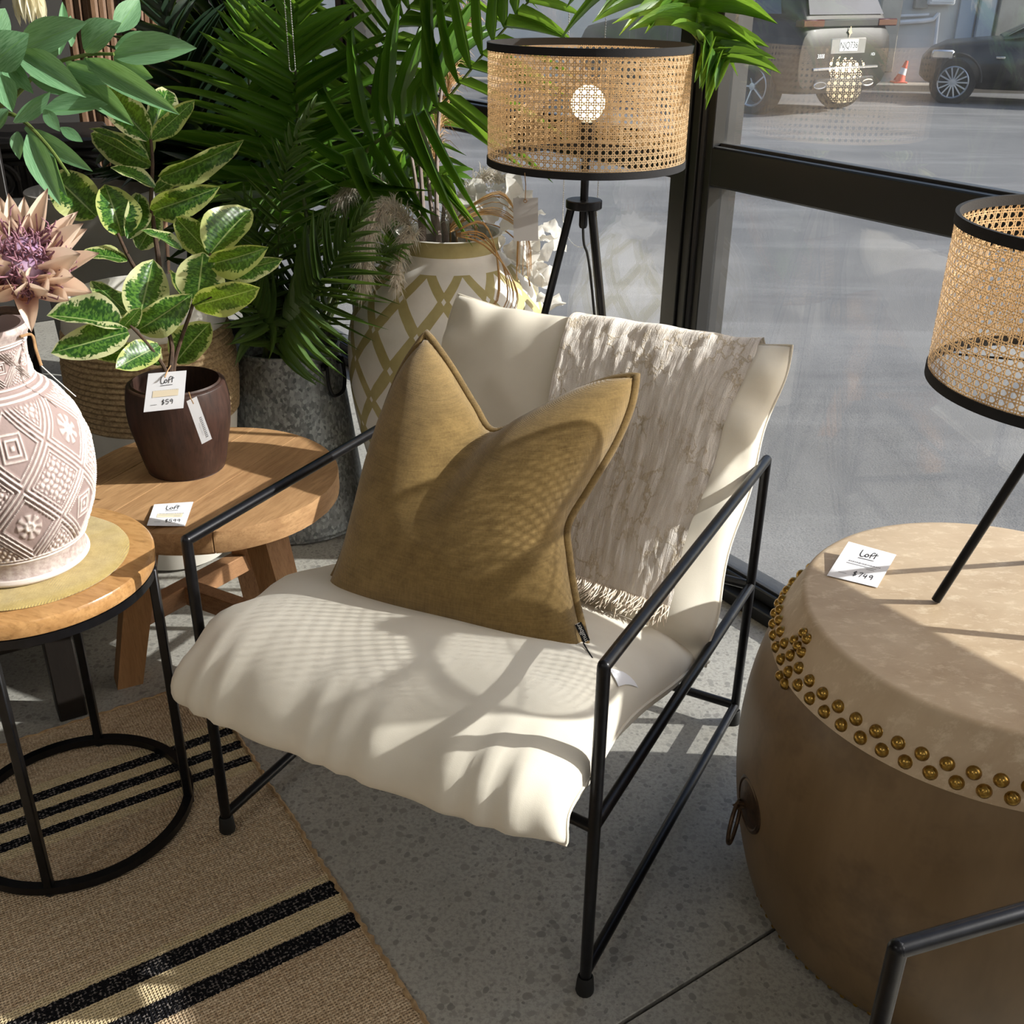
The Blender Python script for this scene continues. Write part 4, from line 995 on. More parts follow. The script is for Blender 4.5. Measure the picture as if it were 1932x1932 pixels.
# ------------------------------------------------------------------ three-legged stool table
SCN = Vector((-.634, 2.016, 0)); SZ = .45; SR = .268; ST = .046
th = thing('stool_table', 'round reclaimed timber stool table with three splayed legs', 'stool table', SCN)
g = R(68); gx = Vector((math.cos(g), math.sin(g), 0)); gy = Vector((-gx.y, gx.x, 0)); cuts = [-SR, -.165, -.055, .062, .17, SR]
for c0, c1 in zip(cuts, cuts[1:]):
    c0 += .0013; c1 -= .0013; m = 16; poly = []
    ys = [c0 + (c1 - c0) * i / m for i in range(m + 1)]
    f_ = lambda y: math.sqrt(max(0, SR * SR - y * y))
    poly = [(f_(y), y) for y in ys] + [(-f_(y), y) for y in ys[::-1]]
    mb = MB(); n = len(poly)
    def ring_(k_, z): return [SCN + gx * (x * k_) + gy * y + Vector((0, 0, z)) for x, y in poly]
    vs = ring_(.985, SZ - ST) + ring_(1.0, SZ - ST + .006) + ring_(1.0, SZ - .006) + ring_(.988, SZ)
    fs = [tuple(range(n))[::-1], tuple(range(3 * n, 4 * n))]
    for k_ in range(3): fs += [(k_ * n + i, k_ * n + (i + 1) % n, (k_ + 1) * n + (i + 1) % n, (k_ + 1) * n + i) for i in range(n)]
    mb.add(vs, fs).build('plank', MAT['stoolwood'], th, ang=30)
feet = {}
for a in (207, 86, 329):
    e = Vector((math.cos(R(a)), math.sin(R(a)), 0)); t_ = Vector((-e.y, e.x, 0)); top_, bot = SCN + e * .135 + Vector((0, 0, SZ - ST)), SCN + e * .225
    h = .031; vs = []
    for p, s_ in ((bot, .86), (top_, 1.05)):
        for sx, sy in ((-1, -1), (1, -1), (1, 1), (-1, 1)): vs.append(p + t_ * sx * h * s_ + e * sy * h * s_)
    MB().add(vs, [(0, 3, 2, 1), (4, 5, 6, 7), (0, 1, 5, 4), (1, 2, 6, 5), (2, 3, 7, 6), (3, 0, 4, 7)]).build('leg', MAT['legwood'], th)
    feet[a] = (top_, bot)
zb = .150
def legp(a, z): t_, b_ = feet[a]; return b_.lerp(t_, z / (SZ - ST))
pA_, pC_ = legp(207, zb), legp(86, zb); MB().bar(pA_, pC_, .036, .046).build('stretcher', MAT['beamwood'], th)
pm_ = pA_.lerp(pC_, .42); MB().bar(pm_, legp(329, zb - .01), .036, .046).build('stretcher', MAT['beamwood'], th)
price_card([at(291, 952, SZ + .003), at(365, 947, SZ + .003), at(349, 993, SZ + .0012), at(277, 992, SZ + .008)], '$599', 'white handwritten price card on the stool table planks', True)
# dark pot with variegated rubber plant
PCN = Vector((-.690, 2.058, SZ))
th = thing('timber_pot', 'dark carved timber pot standing on the stool table', 'pot', PCN)
pp = [(0, 0), (.070, 0), (.078, .004), (.086, .03), (.098, .085), (.1035, .125), (.103, .155), (.0985, .183), (.096, .188), (.090, .190), (.085, .186), (.085, .10), (.07, .03), (0, .03)]
mb = MB().lathe([(p.x, p.z) for p in spline([(r, 0, z) for r, z in pp], 60)], 72, PCN); 
mb.v = [tuple(Vector(p) + (Vector((p[0], p[1], 0)) - Vector((PCN.x, PCN.y, 0))).normalized() * (.0016 * mnoise.noise(Vector(p) * 22)) if (Vector((p[0], p[1])) - Vector((PCN.x, PCN.y))).length > .01 else Vector(p)) for p in mb.v]
mb.build('bowl', MAT['darkpot'], th); MB().lathe([(0, .118), (.0845, .118)], 40, PCN).build('soil', MAT['soil'], th)
TP = 2.13
th = thing('rubber_plant', 'variegated rubber plant growing in the dark timber pot', 'plant', PCN + Vector((0, 0, .118)))
px_tube(th, 'stem', MAT['bark'], [(322, 725, TP), (322, 690, TP), (324, 650, TP), (308, 600, TP + .01), (290, 560, TP)], .0065, .003)
px_tube(th, 'stem', MAT['bark'], [(326, 720, TP + .01), (330, 680, TP + .01), (345, 630, TP), (364, 574, TP), (374, 520, TP), (398, 478, TP)], .005, .0028)
px_tube(th, 'stem', MAT['bark'], [(318, 722, TP - .01), (308, 690, TP - .02), (275, 645, TP - .04), (246, 614, TP - .05)], .0045, .0028)
px_tube(th, 'stem', MAT['bark'], [(364, 574, TP), (385, 566, TP - .02), (400, 560, TP - .03)], .003, .0018)
LV = [((230, 618), (90, 580), 80, -.05, -.10, .3), ((242, 626), (97, 666), 66, -.05, -.11, -.4), ((230, 620), (266, 582), 34, -.05, -.07, .9), ((300, 652), (220, 693), 56, -.02, -.10, -.2),
      ((262, 604), (290, 488), 84, -.01, -.02, .2), ((255, 604), (172, 524), 58, 0, .05, .5), ((262, 622), (357, 566), 66, -.02, -.05, .7), ((332, 684), (392, 604), 84, .05, .06, -.3),
      ((366, 577), (488, 546), 66, -.01, -.06, .9), ((372, 567), (384, 476), 92, .0, -.03, .3), ((398, 498), (500, 474), 60, -.01, -.04, .8), ((418, 514), (533, 496), 48, .02, .02, 1.0),
      ((396, 480), (470, 384), 84, .02, .05, -.1), ((342, 472), (270, 426), 52, .02, .0, .8), ((396, 478), (328, 408), 58, .04, .06, -.4), ((288, 662), (170, 670), 40, -.02, -.03, -.5),
      ((300, 690), (250, 640), 44, .02, .06, .2), ((345, 560), (338, 500), 56, .03, .08, .5)]
for b_, t_, w_, d0, d1, rl in LV: px_leaf(th, VARI, b_, t_, w_, TP + d0, TP + d1, rl)
price_card([dep(280, 705, 2.045), dep(352, 699, 2.045), dep(346, 770, 2.03), dep(271, 778, 2.03)], '$59', 'white handwritten price card tied to the rubber plant stem', True)
price_card([dep(352, 757, 2.035), dep(371, 748, 2.035), dep(400, 828, 2.05), dep(381, 838, 2.05)], '', 'narrow white barcode tag hanging on the dark timber pot', only_small=True, name='swing_tag')
sg = bpy.data.objects['swing_tag.001'] if 'swing_tag.001' in bpy.data.objects else None
if sg:
    MB().tube([dep(356, 740, 2.04), dep(360, 752, 2.03), dep(365, 762, 2.03)], .0011, 5).build('string', MAT['string'], sg)
pcs = [o for o in bpy.data.objects if o.name.startswith('price_card') and o.type == 'EMPTY']
MB().tube(spline([dep(322, 690, 2.10), dep(316, 700, 2.05), dep(311, 712, 2.035)], 8), .0014, 5).build('string', MAT['string'], pcs[-1])

# ------------------------------------------------------------------ rope planter with the taller rubber plant
RC = Vector((-.896, 2.514, 0))
th = thing('rope_planter', 'white pot with wide seagrass rope band behind the stool table', 'planter', RC)
base_p = [(0, .004), (.125, .004), (.134, .01), (.150, .10), (.178, .26), (.195, .40)]
MB().lathe(base_p, 72, RC).build('pot_base', MAT['planterwhite'], th)
rp = [(.195, .40)]; NRW = 16
def rpr(z): return .195 + .008 * math.sin(PI * (z - .40) / .23) - .006 * max(0, (z - .55) / .08)
for k in range(NRW):
    z0 = .40 + .225 * k / NRW; dz = .225 / NRW
    for q in range(5): a = q / 4 * PI; rp.append((rpr(z0 + dz * q / 4) + .0055 * math.sin(a), z0 + dz * q / 4))
MB().lathe(rp, 160, RC).build('rope_band', MAT['rope'], th)
MB().lathe([(.189, .624), (.192, .630), (.187, .665), (.172, .700), (.166, .704), (.158, .702), (.155, .65), (.0, .64)], 72, RC).build('pot_rim', MAT['planterwhite'], th)
MB().lathe([(0, .645), (.155, .645)], 40, RC).build('soil', MAT['soil'], th)
TP = 2.44
th = thing('rubber_plant', 'taller variegated rubber plant rising from the rope planter', 'plant', RC + Vector((0, 0, .645)))
px_tube(th, 'stem', MAT['bark'], [(300, 600, 2.47), (282, 560, 2.46), (262, 520, 2.44), (240, 480, 2.42), (222, 440, 2.40)], .007, .0035)
px_tube(th, 'stem', MAT['bark'], [(304, 600, 2.47), (300, 500, 2.46), (292, 440, 2.45), (285, 375, 2.44), (288, 310, 2.43), (284, 258, 2.42)], .007, .0035)
LV = [((230, 446), (203, 345), 84, -.02, -.05, .3), ((182, 408), (92, 322), 86, -.02, -.06, -.3), ((240, 450), (270, 358), 48, -.02, .02, .4), ((240, 492), (152, 470), 54, -.02, -.06, .6),
      ((282, 264), (186, 158), 66, -.02, -.06, -.2), ((286, 256), (322, 158), 56, .0, .05, .3), ((285, 264), (368, 190), 40, -.02, -.04, .7), ((277, 300), (172, 230), 54, -.02, -.04, .8),
      ((285, 312), (160, 250), 54, .0, .02, -.6), ((303, 334), (452, 284), 52, -.03, -.08, .9), ((292, 362), (380, 302), 44, .0, .02, -.3), ((292, 354), (212, 308), 54, -.02, -.06, .7),
      ((288, 398), (402, 362), 60, -.03, -.08, .7), ((296, 350), (395, 334), 40, .02, .05, -.4), ((262, 470), (300, 400), 50, .02, .05, .2), ((288, 420), (225, 385), 44, .03, .06, .5), ((282, 300), (240, 190), 50, .04, .09, .1)]
for b_, t_, w_, d0, d1, rl in LV: px_leaf(th, VARI, b_, t_, w_, TP + d0, TP + d1, rl)

# ------------------------------------------------------------------ proteas in the carved vase
PETAL = [leaf_mesh('petal', MAT['petal'], pt, f_, c_, 8, 4) for f_, c_ in ((.5, -.10), (.7, -.18), (.4, .10))]
def protea(c, ax, s, label, petals=(13, 13, 12), o1=(0, 0), o2=(0, 0)):
    th = thing('protea', label, 'flower', TC + Vector((0, 0, VZ + .05)), 'protea blooms')
    ax = Vector(ax).normalized(); u = ax.cross(Vector((0, 0, 1))).normalized(); v = ax.cross(u)
    MB().tube(spline([TC + Vector((*o1, VZ + .05)), TC + Vector((*o1, VZ + .30)), TC + Vector((*o2, VZ + .398)), c - ax * .05 * s, c], 24), .0065, 8).build('stem', MAT['bark'], th)
    MB().lathe([(0, 0), (.018, 0), (.036, .018), (.038, .03), (.02, .042), (0, .044)], 24, c, M=Matrix((u, v, ax)).transposed()).build('bud_base', MAT['petal'], th)
    for k, (n_, an, L, w_, up_) in enumerate(((petals[0], 52, .092, .030, .006), (petals[1], 34, .104, .032, .014), (petals[2] - 3, 24, .086, .026, .018))):
        for i in range(n_):
            a = 2 * PI * (i + .5 * k) / n_ + random.uniform(-.12, .12); e = u * math.cos(a) + v * math.sin(a); aa = R(an + random.uniform(-7, 7))
            d = ax * math.cos(aa) + e * math.sin(aa); z = (ax * math.sin(aa) - e * math.cos(aa)); Ls = L * s * random.uniform(.88, 1.1)
            M = frame(c + e * .026 * s + ax * up_, d, z) @ Matrix.Diagonal((Ls, w_ * s, Ls, 1)); inst('petal', random.choice(PETAL), th, M)
    MB().ball(c + ax * .046 * s, .037 * s, 20, 12, M=Matrix((u, v, ax)).transposed(), sc=(1, 1, 1.05)).build('cone', MAT['purple'], th, label='pale purple fluffy centre')
    fb = MB()
    for i in range(300):
        a = random.uniform(0, 2 * PI); ph = random.uniform(.15, 1.9); e = u * math.cos(a) + v * math.sin(a); d = (ax * math.cos(ph) + e * math.sin(ph)).normalized()
        p0 = c + ax * .044 * s + d * .034 * s; L = random.uniform(.010, .026) * s * (.5 + .5 * min(1, ph)); sd = Vector((random.uniform(-1, 1), random.uniform(-1, 1), random.uniform(-1, 1))).normalized()
        fb.tube([p0, p0 + d * L * .6 + sd * L * .2, p0 + d * L * .9 + ax * L * .3 + sd * L * .6, p0 + d * L * .7 + ax * L * .55 + sd * L * .9], [.0012, .0015, .0012, .0005], 4)
    fb.build('florets', MAT['purpledark'], th, ang=0, kind='stuff')
protea(dep(44, 542, 1.50), (.34, -.56, .74), 1.08, 'dusty pink protea bloom with purple centre leaning over the vase rim', o1=(.018, -.01), o2=(.036, -.004))
protea(dep(-62, 522, 1.65), (-.5, .1, .8), 1.05, 'dusty pink protea bloom tilted back behind the leaning bloom', (12, 11, 10), (-.018, .012), (-.012, .030))
# ------------------------------------------------------------------ painted urn
UC = Vector((-.172, 2.752, 0))
up_ = [(.128, .783), (.137, .790), (.141, .797), (.137, .803), (.131, .800), (.128, .790), (.130, .768), (.140, .748), (.172, .722), (.215, .676), (.249, .610), (.268, .535), (.272, .46), (.266, .37), (.250, .27), (.224, .16), (.192, .05), (.178, .012), (.172, 0)]
prof = [(p.x, p.z) for p in spline([(r, 0, z) for r, z in up_[4:]], 70)]
th = thing('floor_urn', 'large cream urn painted with olive lattice bands behind the armchair', 'urn', UC)
MB().lathe([(.139, .803)] + prof, 128, UC).build('body', MAT['urn'], th)
MB().lathe([(.139, .803), (.131, .804), (.124, .798), (.120, .775), (.15, .72), (.2, .6), (.1, .2), (0, .2)], 96, UC).build('inner_wall', MAT['planterwhite'], th)
UR = UC + Vector((0, 0, .79))
# ------------------------------------------------------------------ galvanised bucket
BC = Vector((-.612, 2.738, 0))
th = thing('metal_bucket', 'tapered galvanised metal bucket holding the fine leaved palm', 'bucket', BC)
bp_ = [(.198, .004), (.203, .006), (.203, .012), (.198, .014), (.192, .06), (.176, .20), (.160, .34), (.147, .46), (.142, .500), (.145, .503), (.145, .510), (.140, .511), (.138, .50), (.17, .2), (.19, .01), (0, .01)]
MB().lathe(bp_, 96, BC).build('body', MAT['galv'], th)
MB().lathe([(0, .44), (.143, .44)], 40, BC).build('soil', MAT['soil'], th)
ba = R(-26); be = Vector((math.cos(ba), math.sin(ba), 0)); bt = Vector((-be.y, be.x, 0))
hq = BC + be * .150 + Vector((0, 0, .475))
for s_ in (-1, 1): MB().lathe([(0, .006), (.010, .006), (.012, 0), (.012, -.003)], 14, hq + bt * .035 * s_, M=Matrix((bt, Vector((0, 0, 1)), be)).transposed()).build('handle_lug', MAT['blackmetal'], th)
MB().tube(spline([hq + bt * .035 + be * .008, hq + bt * .036 + be * .012 - Vector((0, 0, .05)), hq + bt * .02 + be * .014 - Vector((0, 0, .082)), hq - bt * .02 + be * .014 - Vector((0, 0, .082)), hq - bt * .036 + be * .012 - Vector((0, 0, .05)), hq - bt * .035 + be * .008], 26), .005, 8).build('handle', MAT['blackmetal'], th)


# ------------------------------------------------------------------ solids that leaves must keep clear of
LINES = []                                            # (points, clearance)
_ur = sorted([(z, r) for r, z in prof] + [(.803, .141)])
def urn_r(z):
    for (z0, r0), (z1, r1) in zip(_ur, _ur[1:]):
        if z0 <= z <= z1: return r0 + (r1 - r0) * (z - z0) / max(1e-6, z1 - z0)
    return .14
def rad(p, c): return math.hypot(p.x - c.x, p.y - c.y)
GP = Vector((-1.17, 3.03, 0))
def solid(p, own=None):
    if (p - W0).dot(NW) < .066: return True
    if rad(p, LC) < .212 and 1.03 < p.z < 1.285: return True
    if rad(p, LC) < .045 and p.z < 1.04: return True
    if own != 'urn' and p.z < .812 and rad(p, UC) < urn_r(max(0, p.z)) + .006: return True
    if own == 'urn' and p.z < .812 and rad(p, UC) < urn_r(max(0, p.z)) + .006 and rad(p, UC) > .115: return True
    if p.z < .515 and (own != 'bucket' or rad(p, BC) > .128) and rad(p, BC) < .205 - .12 * max(0, p.z) + .006: return True
    if p.z < .71 and rad(p, RC) < .212: return True
    if p.z < .86 and rad(p, GP) < .188: return True
    return False
def clear(me, M, own=None, lines=True):
    P = [M @ v.co for v in me.vertices]
    P += [(a + b) / 2 for a, b in zip(P, P[1:])]
    if any(solid(q, own) for q in P): return False
    if lines:
        lo = [min(q[k_] for q in P) - .03 for k_ in range(3)]; hi = [max(q[k_] for q in P) + .03 for k_ in range(3)]
        for pts, cl in LINES:
            for s_ in pts:
                if lo[0] < s_.x < hi[0] and lo[1] < s_.y < hi[1] and lo[2] < s_.z < hi[2]:
                    if any((q - s_).length < cl for q in P): return False
    return True
def dense(pts, step=.008):
    out_ = []
    for a, b in zip(pts, pts[1:]):
        n_ = max(1, int((Vector(b) - Vector(a)).length / step)); out_ += [Vector(a).lerp(Vector(b), i_ / n_) for i_ in range(n_)]
    return out_
def slot(dx, dy, z): return UC + Vector((dx, dy, z))
# ------------------------------------------------------------------ dried stems in the urn
def urn_pt(a, r=.08): return UC + Vector((r * math.cos(a), r * math.sin(a), .30))
for k, pts in enumerate(([(798, 400, 2.66), (794, 330, 2.665), (782, 200, 2.67), (772, 90, 2.67)], [(824, 400, 2.66), (824, 330, 2.67), (828, 220, 2.68), (842, 80, 2.69)],
                         [(815, 400, 2.725), (808, 330, 2.73), (800, 180, 2.735)], [(790, 400, 2.725), (782, 330, 2.73), (762, 220, 2.735)], [(836, 420, 2.715), (838, 385, 2.72), (837, 350, 2.725)])):
    sl_ = ((-.058, -.050), (-.020, -.052), (-.030, -.010), (-.066, -.008), (-.004, -.020))[k]; q = [slot(*sl_, .25)] + spline([slot(*sl_, .80)] + [dep(*p) for p in pts], 16); LINES.append((dense(q[1:]), .016))
    tag(MB().tube(q, [.0072 - .00022 * i for i in range(len(q))], 8).build('bare_stem', MAT['greystem'], base=q[0]), 'grey dried bare stem standing upright in the lattice urn', 'stem', 'bare stems in the urn')
def plume(label, pts, n, hl, mat, sl_, spread=.9, group='plumes in the urn'):
    P_ = spline([slot(*sl_, .812)] + [dep(*p) for p in pts[1:]], 40); base = slot(*sl_, .25); q = [base] + P_; LINES.append((dense(P_), .013))
    th = thing('pampas_plume', label, 'dried plume', base, group)
    MB().tube(q, .0022, 6).build('stalk', MAT['straw'], th); hb = MB()
    for i in range(n):
        x = random.uniform(8, 38.9); k = int(x); p = P_[k].lerp(P_[k + 1], x - k); tg = (P_[k + 1] - P_[k]).normalized()
        d = (tg * random.uniform(.4, 1) + Vector((random.gauss(0, 1), random.gauss(0, 1), random.gauss(0, 1))) * .42 * spread); d.normalize(); l = hl * random.uniform(.5, 1.1) * (1 - .35 * (x - 8) / 31)
        e = p + d * l; s_ = d.cross(Vector((random.gauss(0, 1), random.gauss(0, 1), random.gauss(0, 1)))).normalized() * .0011
        m_ = p + d * l * .5 + Vector((0, 0, .15 * l)); e = e - Vector((0, 0, .22 * l))
        hb.add([p - s_, p + s_, m_ + s_ * .9, m_ - s_ * .9, e], [(0, 1, 2, 3), (3, 2, 4)])
    hb.build('plume_hair', mat, th, ang=0, kind='stuff'); return th
plume('white feathery pampas plume drooping between the palm and urn', [(800, 470, 2.66), (775, 430, 2.62), (740, 400, 2.58), (706, 420, 2.55), (690, 480, 2.52), (684, 540, 2.52)], 1500, .075, MAT['pampas'], (-.100, -.030))
plume('white feathery pampas plume curling over the urn rim', [(800, 470, 2.66), (782, 446, 2.60), (765, 450, 2.56), (752, 500, 2.54), (748, 545, 2.53)], 700, .05, MAT['pampas'], (-.086, -.066))
plume('white wispy pampas plume above the white paper leaves', [(830, 470, 2.68), (850, 420, 2.72), (880, 370, 2.75), (915, 335, 2.76), (950, 345, 2.76)], 800, .075, MAT['pampas'], (.030, .055))
plume('tan pampas plume rising behind the broad palm fronds', [(815, 470, 2.72), (820, 300, 2.76), (850, 150, 2.80), (880, 40, 2.82), (905, -20, 2.84)], 900, .085, MAT['tanplume'], (.000, .090))
plume('white feathery pampas plume low behind the palm leaves', [(795, 470, 2.72), (760, 400, 2.74), (720, 360, 2.76), (680, 350, 2.76), (640, 380, 2.76)], 900, .08, MAT['pampas'], (-.076, .055))
rd = lambda x: .5 * math.sin(PI * min(1, max(.03, x))) ** .55
PL = [leaf_mesh('paper_leaf', MAT['paperleaf'], rd, f_, c_, 7, 4, w_) for f_, c_, w_ in ((.2, .2, .3), (-.2, -.25, .4), (.4, .35, .2))]
for g_, (lab, c0, ps) in enumerate((('branch of white papery leaves spilling right from the urn', (850, 455), [(900, 420), (945, 430), (985, 470), (1000, 540)]), ('branch of white papery leaves standing beside the grey swing tag', (845, 450), [(880, 390), (925, 370), (965, 385), (1005, 420)]), ('branch of white papery leaves hanging low behind the armchair back', (850, 460), [(905, 470), (945, 510), (965, 560), (975, 600)]))):
    tt = 2.71 + .045 * g_
    sl_ = ((.070, -.030), (.072, .020), (.050, -.075))[g_]; pts = [slot(*sl_, .82)] + [dep(*p, tt) for p in ps]; q = [slot(*sl_, .25)] + spline(pts, 20); LINES.append((dense(q[1:]), .008))
    th = thing('papery_branch', lab, 'dried branch', q[0]); MB().tube(q, .0018, 6).build('twig', MAT['straw'], th)
    for i in range(19):
      for try_ in range(40):
        p = q[random.randint(5, 20)] + Vector((random.uniform(-.03, .03), random.uniform(-.035, .02), random.uniform(-.03, .03)))
        d = Vector((random.uniform(-.4, 1), random.uniform(-.8, .3), random.uniform(-.9, .7))); L = random.uniform(.05, .085)
        M = frame(p, d, Vector((random.uniform(.1, 1.2), -.6, random.uniform(-.2, 1.0)))) @ Matrix.Diagonal((L, L * random.uniform(.75, 1.05), L, 1)); me_ = random.choice(PL)
        if try_ == 39 or clear(me_, M, None, False): break
      inst('paper_leaf', me_, th, M)
for g_, (lab, n_) in enumerate((('spray of curled straw coloured grass over the white leaves', 14), ('spray of long straw coloured grass trailing down the urn side', 12))):
    sl_ = ((.022, -.040), (.028, -.096))[g_]; base = slot(*sl_, .25); th = thing('grass_spray', lab, 'dried grass', base); hb = MB()
    for i in range(n_):
        t0 = (2.63 if g_ == 0 else 2.47) + .02 * random.random(); a_ = random.uniform(-1, 1)
        if g_ == 0: ps = [(832, 462), (850, 430 + 6 * a_), (895, 395 + 14 * a_), (945, 385 + 26 * a_), (985 + 12 * a_, 430 + 22 * a_), (988 + 16 * a_, 490 + 40 * random.random())]
        else: ps = [(838, 462), (865, 440 + 8 * a_), (910, 440 + 26 * a_), (945 + 12 * a_, 490 + 20 * a_), (958 + 24 * a_, 560), (935 + 36 * a_, 600)]
        gq = spline([slot(*sl_, .815)] + [dep(*p, t0) for p in ps[1:]], 18); LINES.append((dense(gq), .006)); hb.tube([base] + gq, [.0013] * 10 + [.0011] * 5 + [.0008] * 4, 5)
    hb.build('grass_blades', MAT['straw'], th, kind='stuff')
# roller blind bead chains by the glass
def bead_chain(label, pa, pb, ztop, zbot):
    a, b = Vector(pa), Vector(pb); w_ = (b - a).length / 2; path = []
    z = ztop
    while z > zbot + w_: path.append(Vector((a.x, a.y, z))); z -= .0055
    m = 16
    for i in range(m + 1): an = PI * i / m; path.append(a.lerp(b, .5 - .5 * math.cos(an)) + Vector((0, 0, zbot + w_ - w_ * math.sin(an))) - Vector((0, 0, a.z)))
    z = zbot + w_
    while z < ztop: path.append(Vector((b.x, b.y, z))); z += .0055
    LINES.append((dense(path, .005), .012)); th = thing('blind_chain', label, 'bead chain', Vector((a.x, a.y, zbot))); mb = MB()
    for p in path: mb.ball(p, .0017, 6, 4)
    mb.build('beads', MAT['chain'], th, kind='stuff'); MB().tube(path, .0007, 4).build('cord', MAT['chain'], th)
    MB().box(a.lerp(b, .5) + Vector((0, 0, ztop - a.z)), (.07, .04, .04)).build('bracket', MAT['alu'], th)
ca = pl(1064, 340, WP(0, .10), NW); cb = pl(1129, 340, WP(0, .10), NW); zb_ = pl(1095, 467, WP(0, .10), NW).z
bead_chain('steel bead loop of a roller blind behind the cane floor lamp', (ca.x, ca.y, 0), (cb.x, cb.y, 0), 2.6, zb_)
ca, cb = dep(541, 60, 2.55), dep(552, 60, 2.55); bead_chain('steel bead loop hanging among the palm fronds', (ca.x, ca.y, 0), (cb.x, cb.y, 0), 2.8, dep(565, 138, 2.55).z)
# ------------------------------------------------------------------ palms
bl_ = lambda x: .5 * (min(1, x * 7 + .25)) * (max(0, 1 - x ** 3.0)) ** .9 + .01
def blades(mat, folds=((.35, .10), (.5, .25), (.3, .42))): return [leaf_mesh('leaflet', mat, bl_, f_, c_, 6, 2) for f_, c_ in folds]
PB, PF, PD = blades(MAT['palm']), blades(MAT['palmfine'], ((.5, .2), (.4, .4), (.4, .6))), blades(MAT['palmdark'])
def frond(th, pts, n, Lm, wd, meshes, rmat, a0=72, a1=22, droop=.25, r0=.006, start=.22, nh=None, tipL=.45, side_bias=(1, 1), own=None):
    q = spline([p if isinstance(p, Vector) else dep(*p) for p in pts], 48); fr = MB().tube(q, [r0 * (1 - .75 * i / 47) for i in range(48)], 6).build('frond', rmat, th)
    for k in range(n):
        t_ = start + (1 - start) * k / (n - 1); x = t_ * 47; i = min(int(x), 46); p = q[i].lerp(q[i + 1], x - i); tg = (q[i + 1] - q[i]).normalized()
        f_ = (t_ - start) / (1 - start); L = Lm * (.45 + .55 * math.sin(PI * min(1, f_ * 1.15 + .18)) ** .7) * (1 if f_ < .7 else 1 - (f_ - .7) / .3 * (1 - tipL))
        nrm = Vector(nh) if nh is not None else Vector((.1, -.75, .65)); sd = tg.cross(nrm).normalized(); nn = sd.cross(tg)
        al = R(a0 + (a1 - a0) * f_)
        for s_, bias in ((-1, side_bias[0]), (1, side_bias[1])):
            if bias <= 0: continue
            me_ = random.choice(meshes); l0 = L * random.uniform(.88, 1.1) * bias; wl = wd * random.uniform(.85, 1.15); jd = random.uniform(.6, 1.4); ja = random.uniform(-6, 6)
            for try_ in range(90):                     # turn the leaflet aside where it would run through something solid
                e_ = try_ / 90; sw = Vector((random.uniform(-1, 1), random.uniform(-1, .3), random.uniform(-.4, 1))) * (1.5 * e_)
                a = al + R(ja); d = tg * math.cos(a) + sd * (s_ * math.sin(a)) + nn * .22 + Vector((0, 0, -droop * jd)) + sw
                d.normalize(); l = l0 * (1 - .45 * max(0, e_ - .4)); z = nn + sd * (s_ * -.15) + Vector((0, 0, .2))
                M = frame(p, d, z) @ Matrix.Diagonal((l, wl, l, 1))
                if clear(me_, M, own): break
            inst('leaflet', me_, fr, M)
    return fr
b0 = proj(BC + Vector((0, 0, .45)))
th = thing('potted_palm', 'fine leaved areca palm growing in the galvanised bucket', 'palm', BC + Vector((0, 0, .44)))
for pts, n, L in (
    ([BC + Vector((.00, -.06, .43)), (537, 652, 2.71), (590, 570, 2.52), (640, 486, 2.46), (690, 400, 2.42)], 27, .17),
    ([BC + Vector((-.01, .0, .43)), (520, 640, 2.72), (522, 560, 2.66), (528, 420, 2.55), (545, 300, 2.50), (590, 205, 2.45)], 25, .14),
    ([BC + Vector((-.05, -.02, .43)), (503, 650, 2.70), (494, 600, 2.64), (500, 500, 2.58), (470, 400, 2.55), (410, 360, 2.52)], 22, .14),
    ([BC + Vector((.02, .04, .43)), (540, 640, 2.76), (560, 590, 2.70), (575, 500, 2.62), (620, 400, 2.60)], 22, .16),
    ([BC + Vector((.06, .0, .43)), (565, 640, 2.72), (610, 590, 2.64), (700, 500, 2.58), (760, 470, 2.52)], 20, .13),
    ([BC + Vector((-.06, -.06, .43)), (502, 636, 2.71), (496, 610, 2.60), (470, 560, 2.52), (470, 490, 2.48)], 18, .12)):
    frond(th, pts, n, L, .0095, PF, MAT['rachis'], 66, 18, .12, .0042, .26, own='bucket')
KC = Vector((-.72, 3.14, 0))
nm_ = lambda nm, l, c, r, h: (MB().lathe([(0, 0), (r * .82, 0), (r, h - .02), (r * 1.05, h - .02), (r * 1.05, h), (r * .97, h), (r * .9, h - .04), (0, h - .04)], 48, c).build('pot_wall', MAT['rubber'], thing(nm, l, 'pot', c)))
nm_('nursery_pot', 'black plastic pot of the broad palm behind the bucket', KC, .15, .30)
th = thing('potted_palm', 'tall broad leaved palm arching over towards the cane lamp', 'palm', KC + Vector((0, 0, .26)))
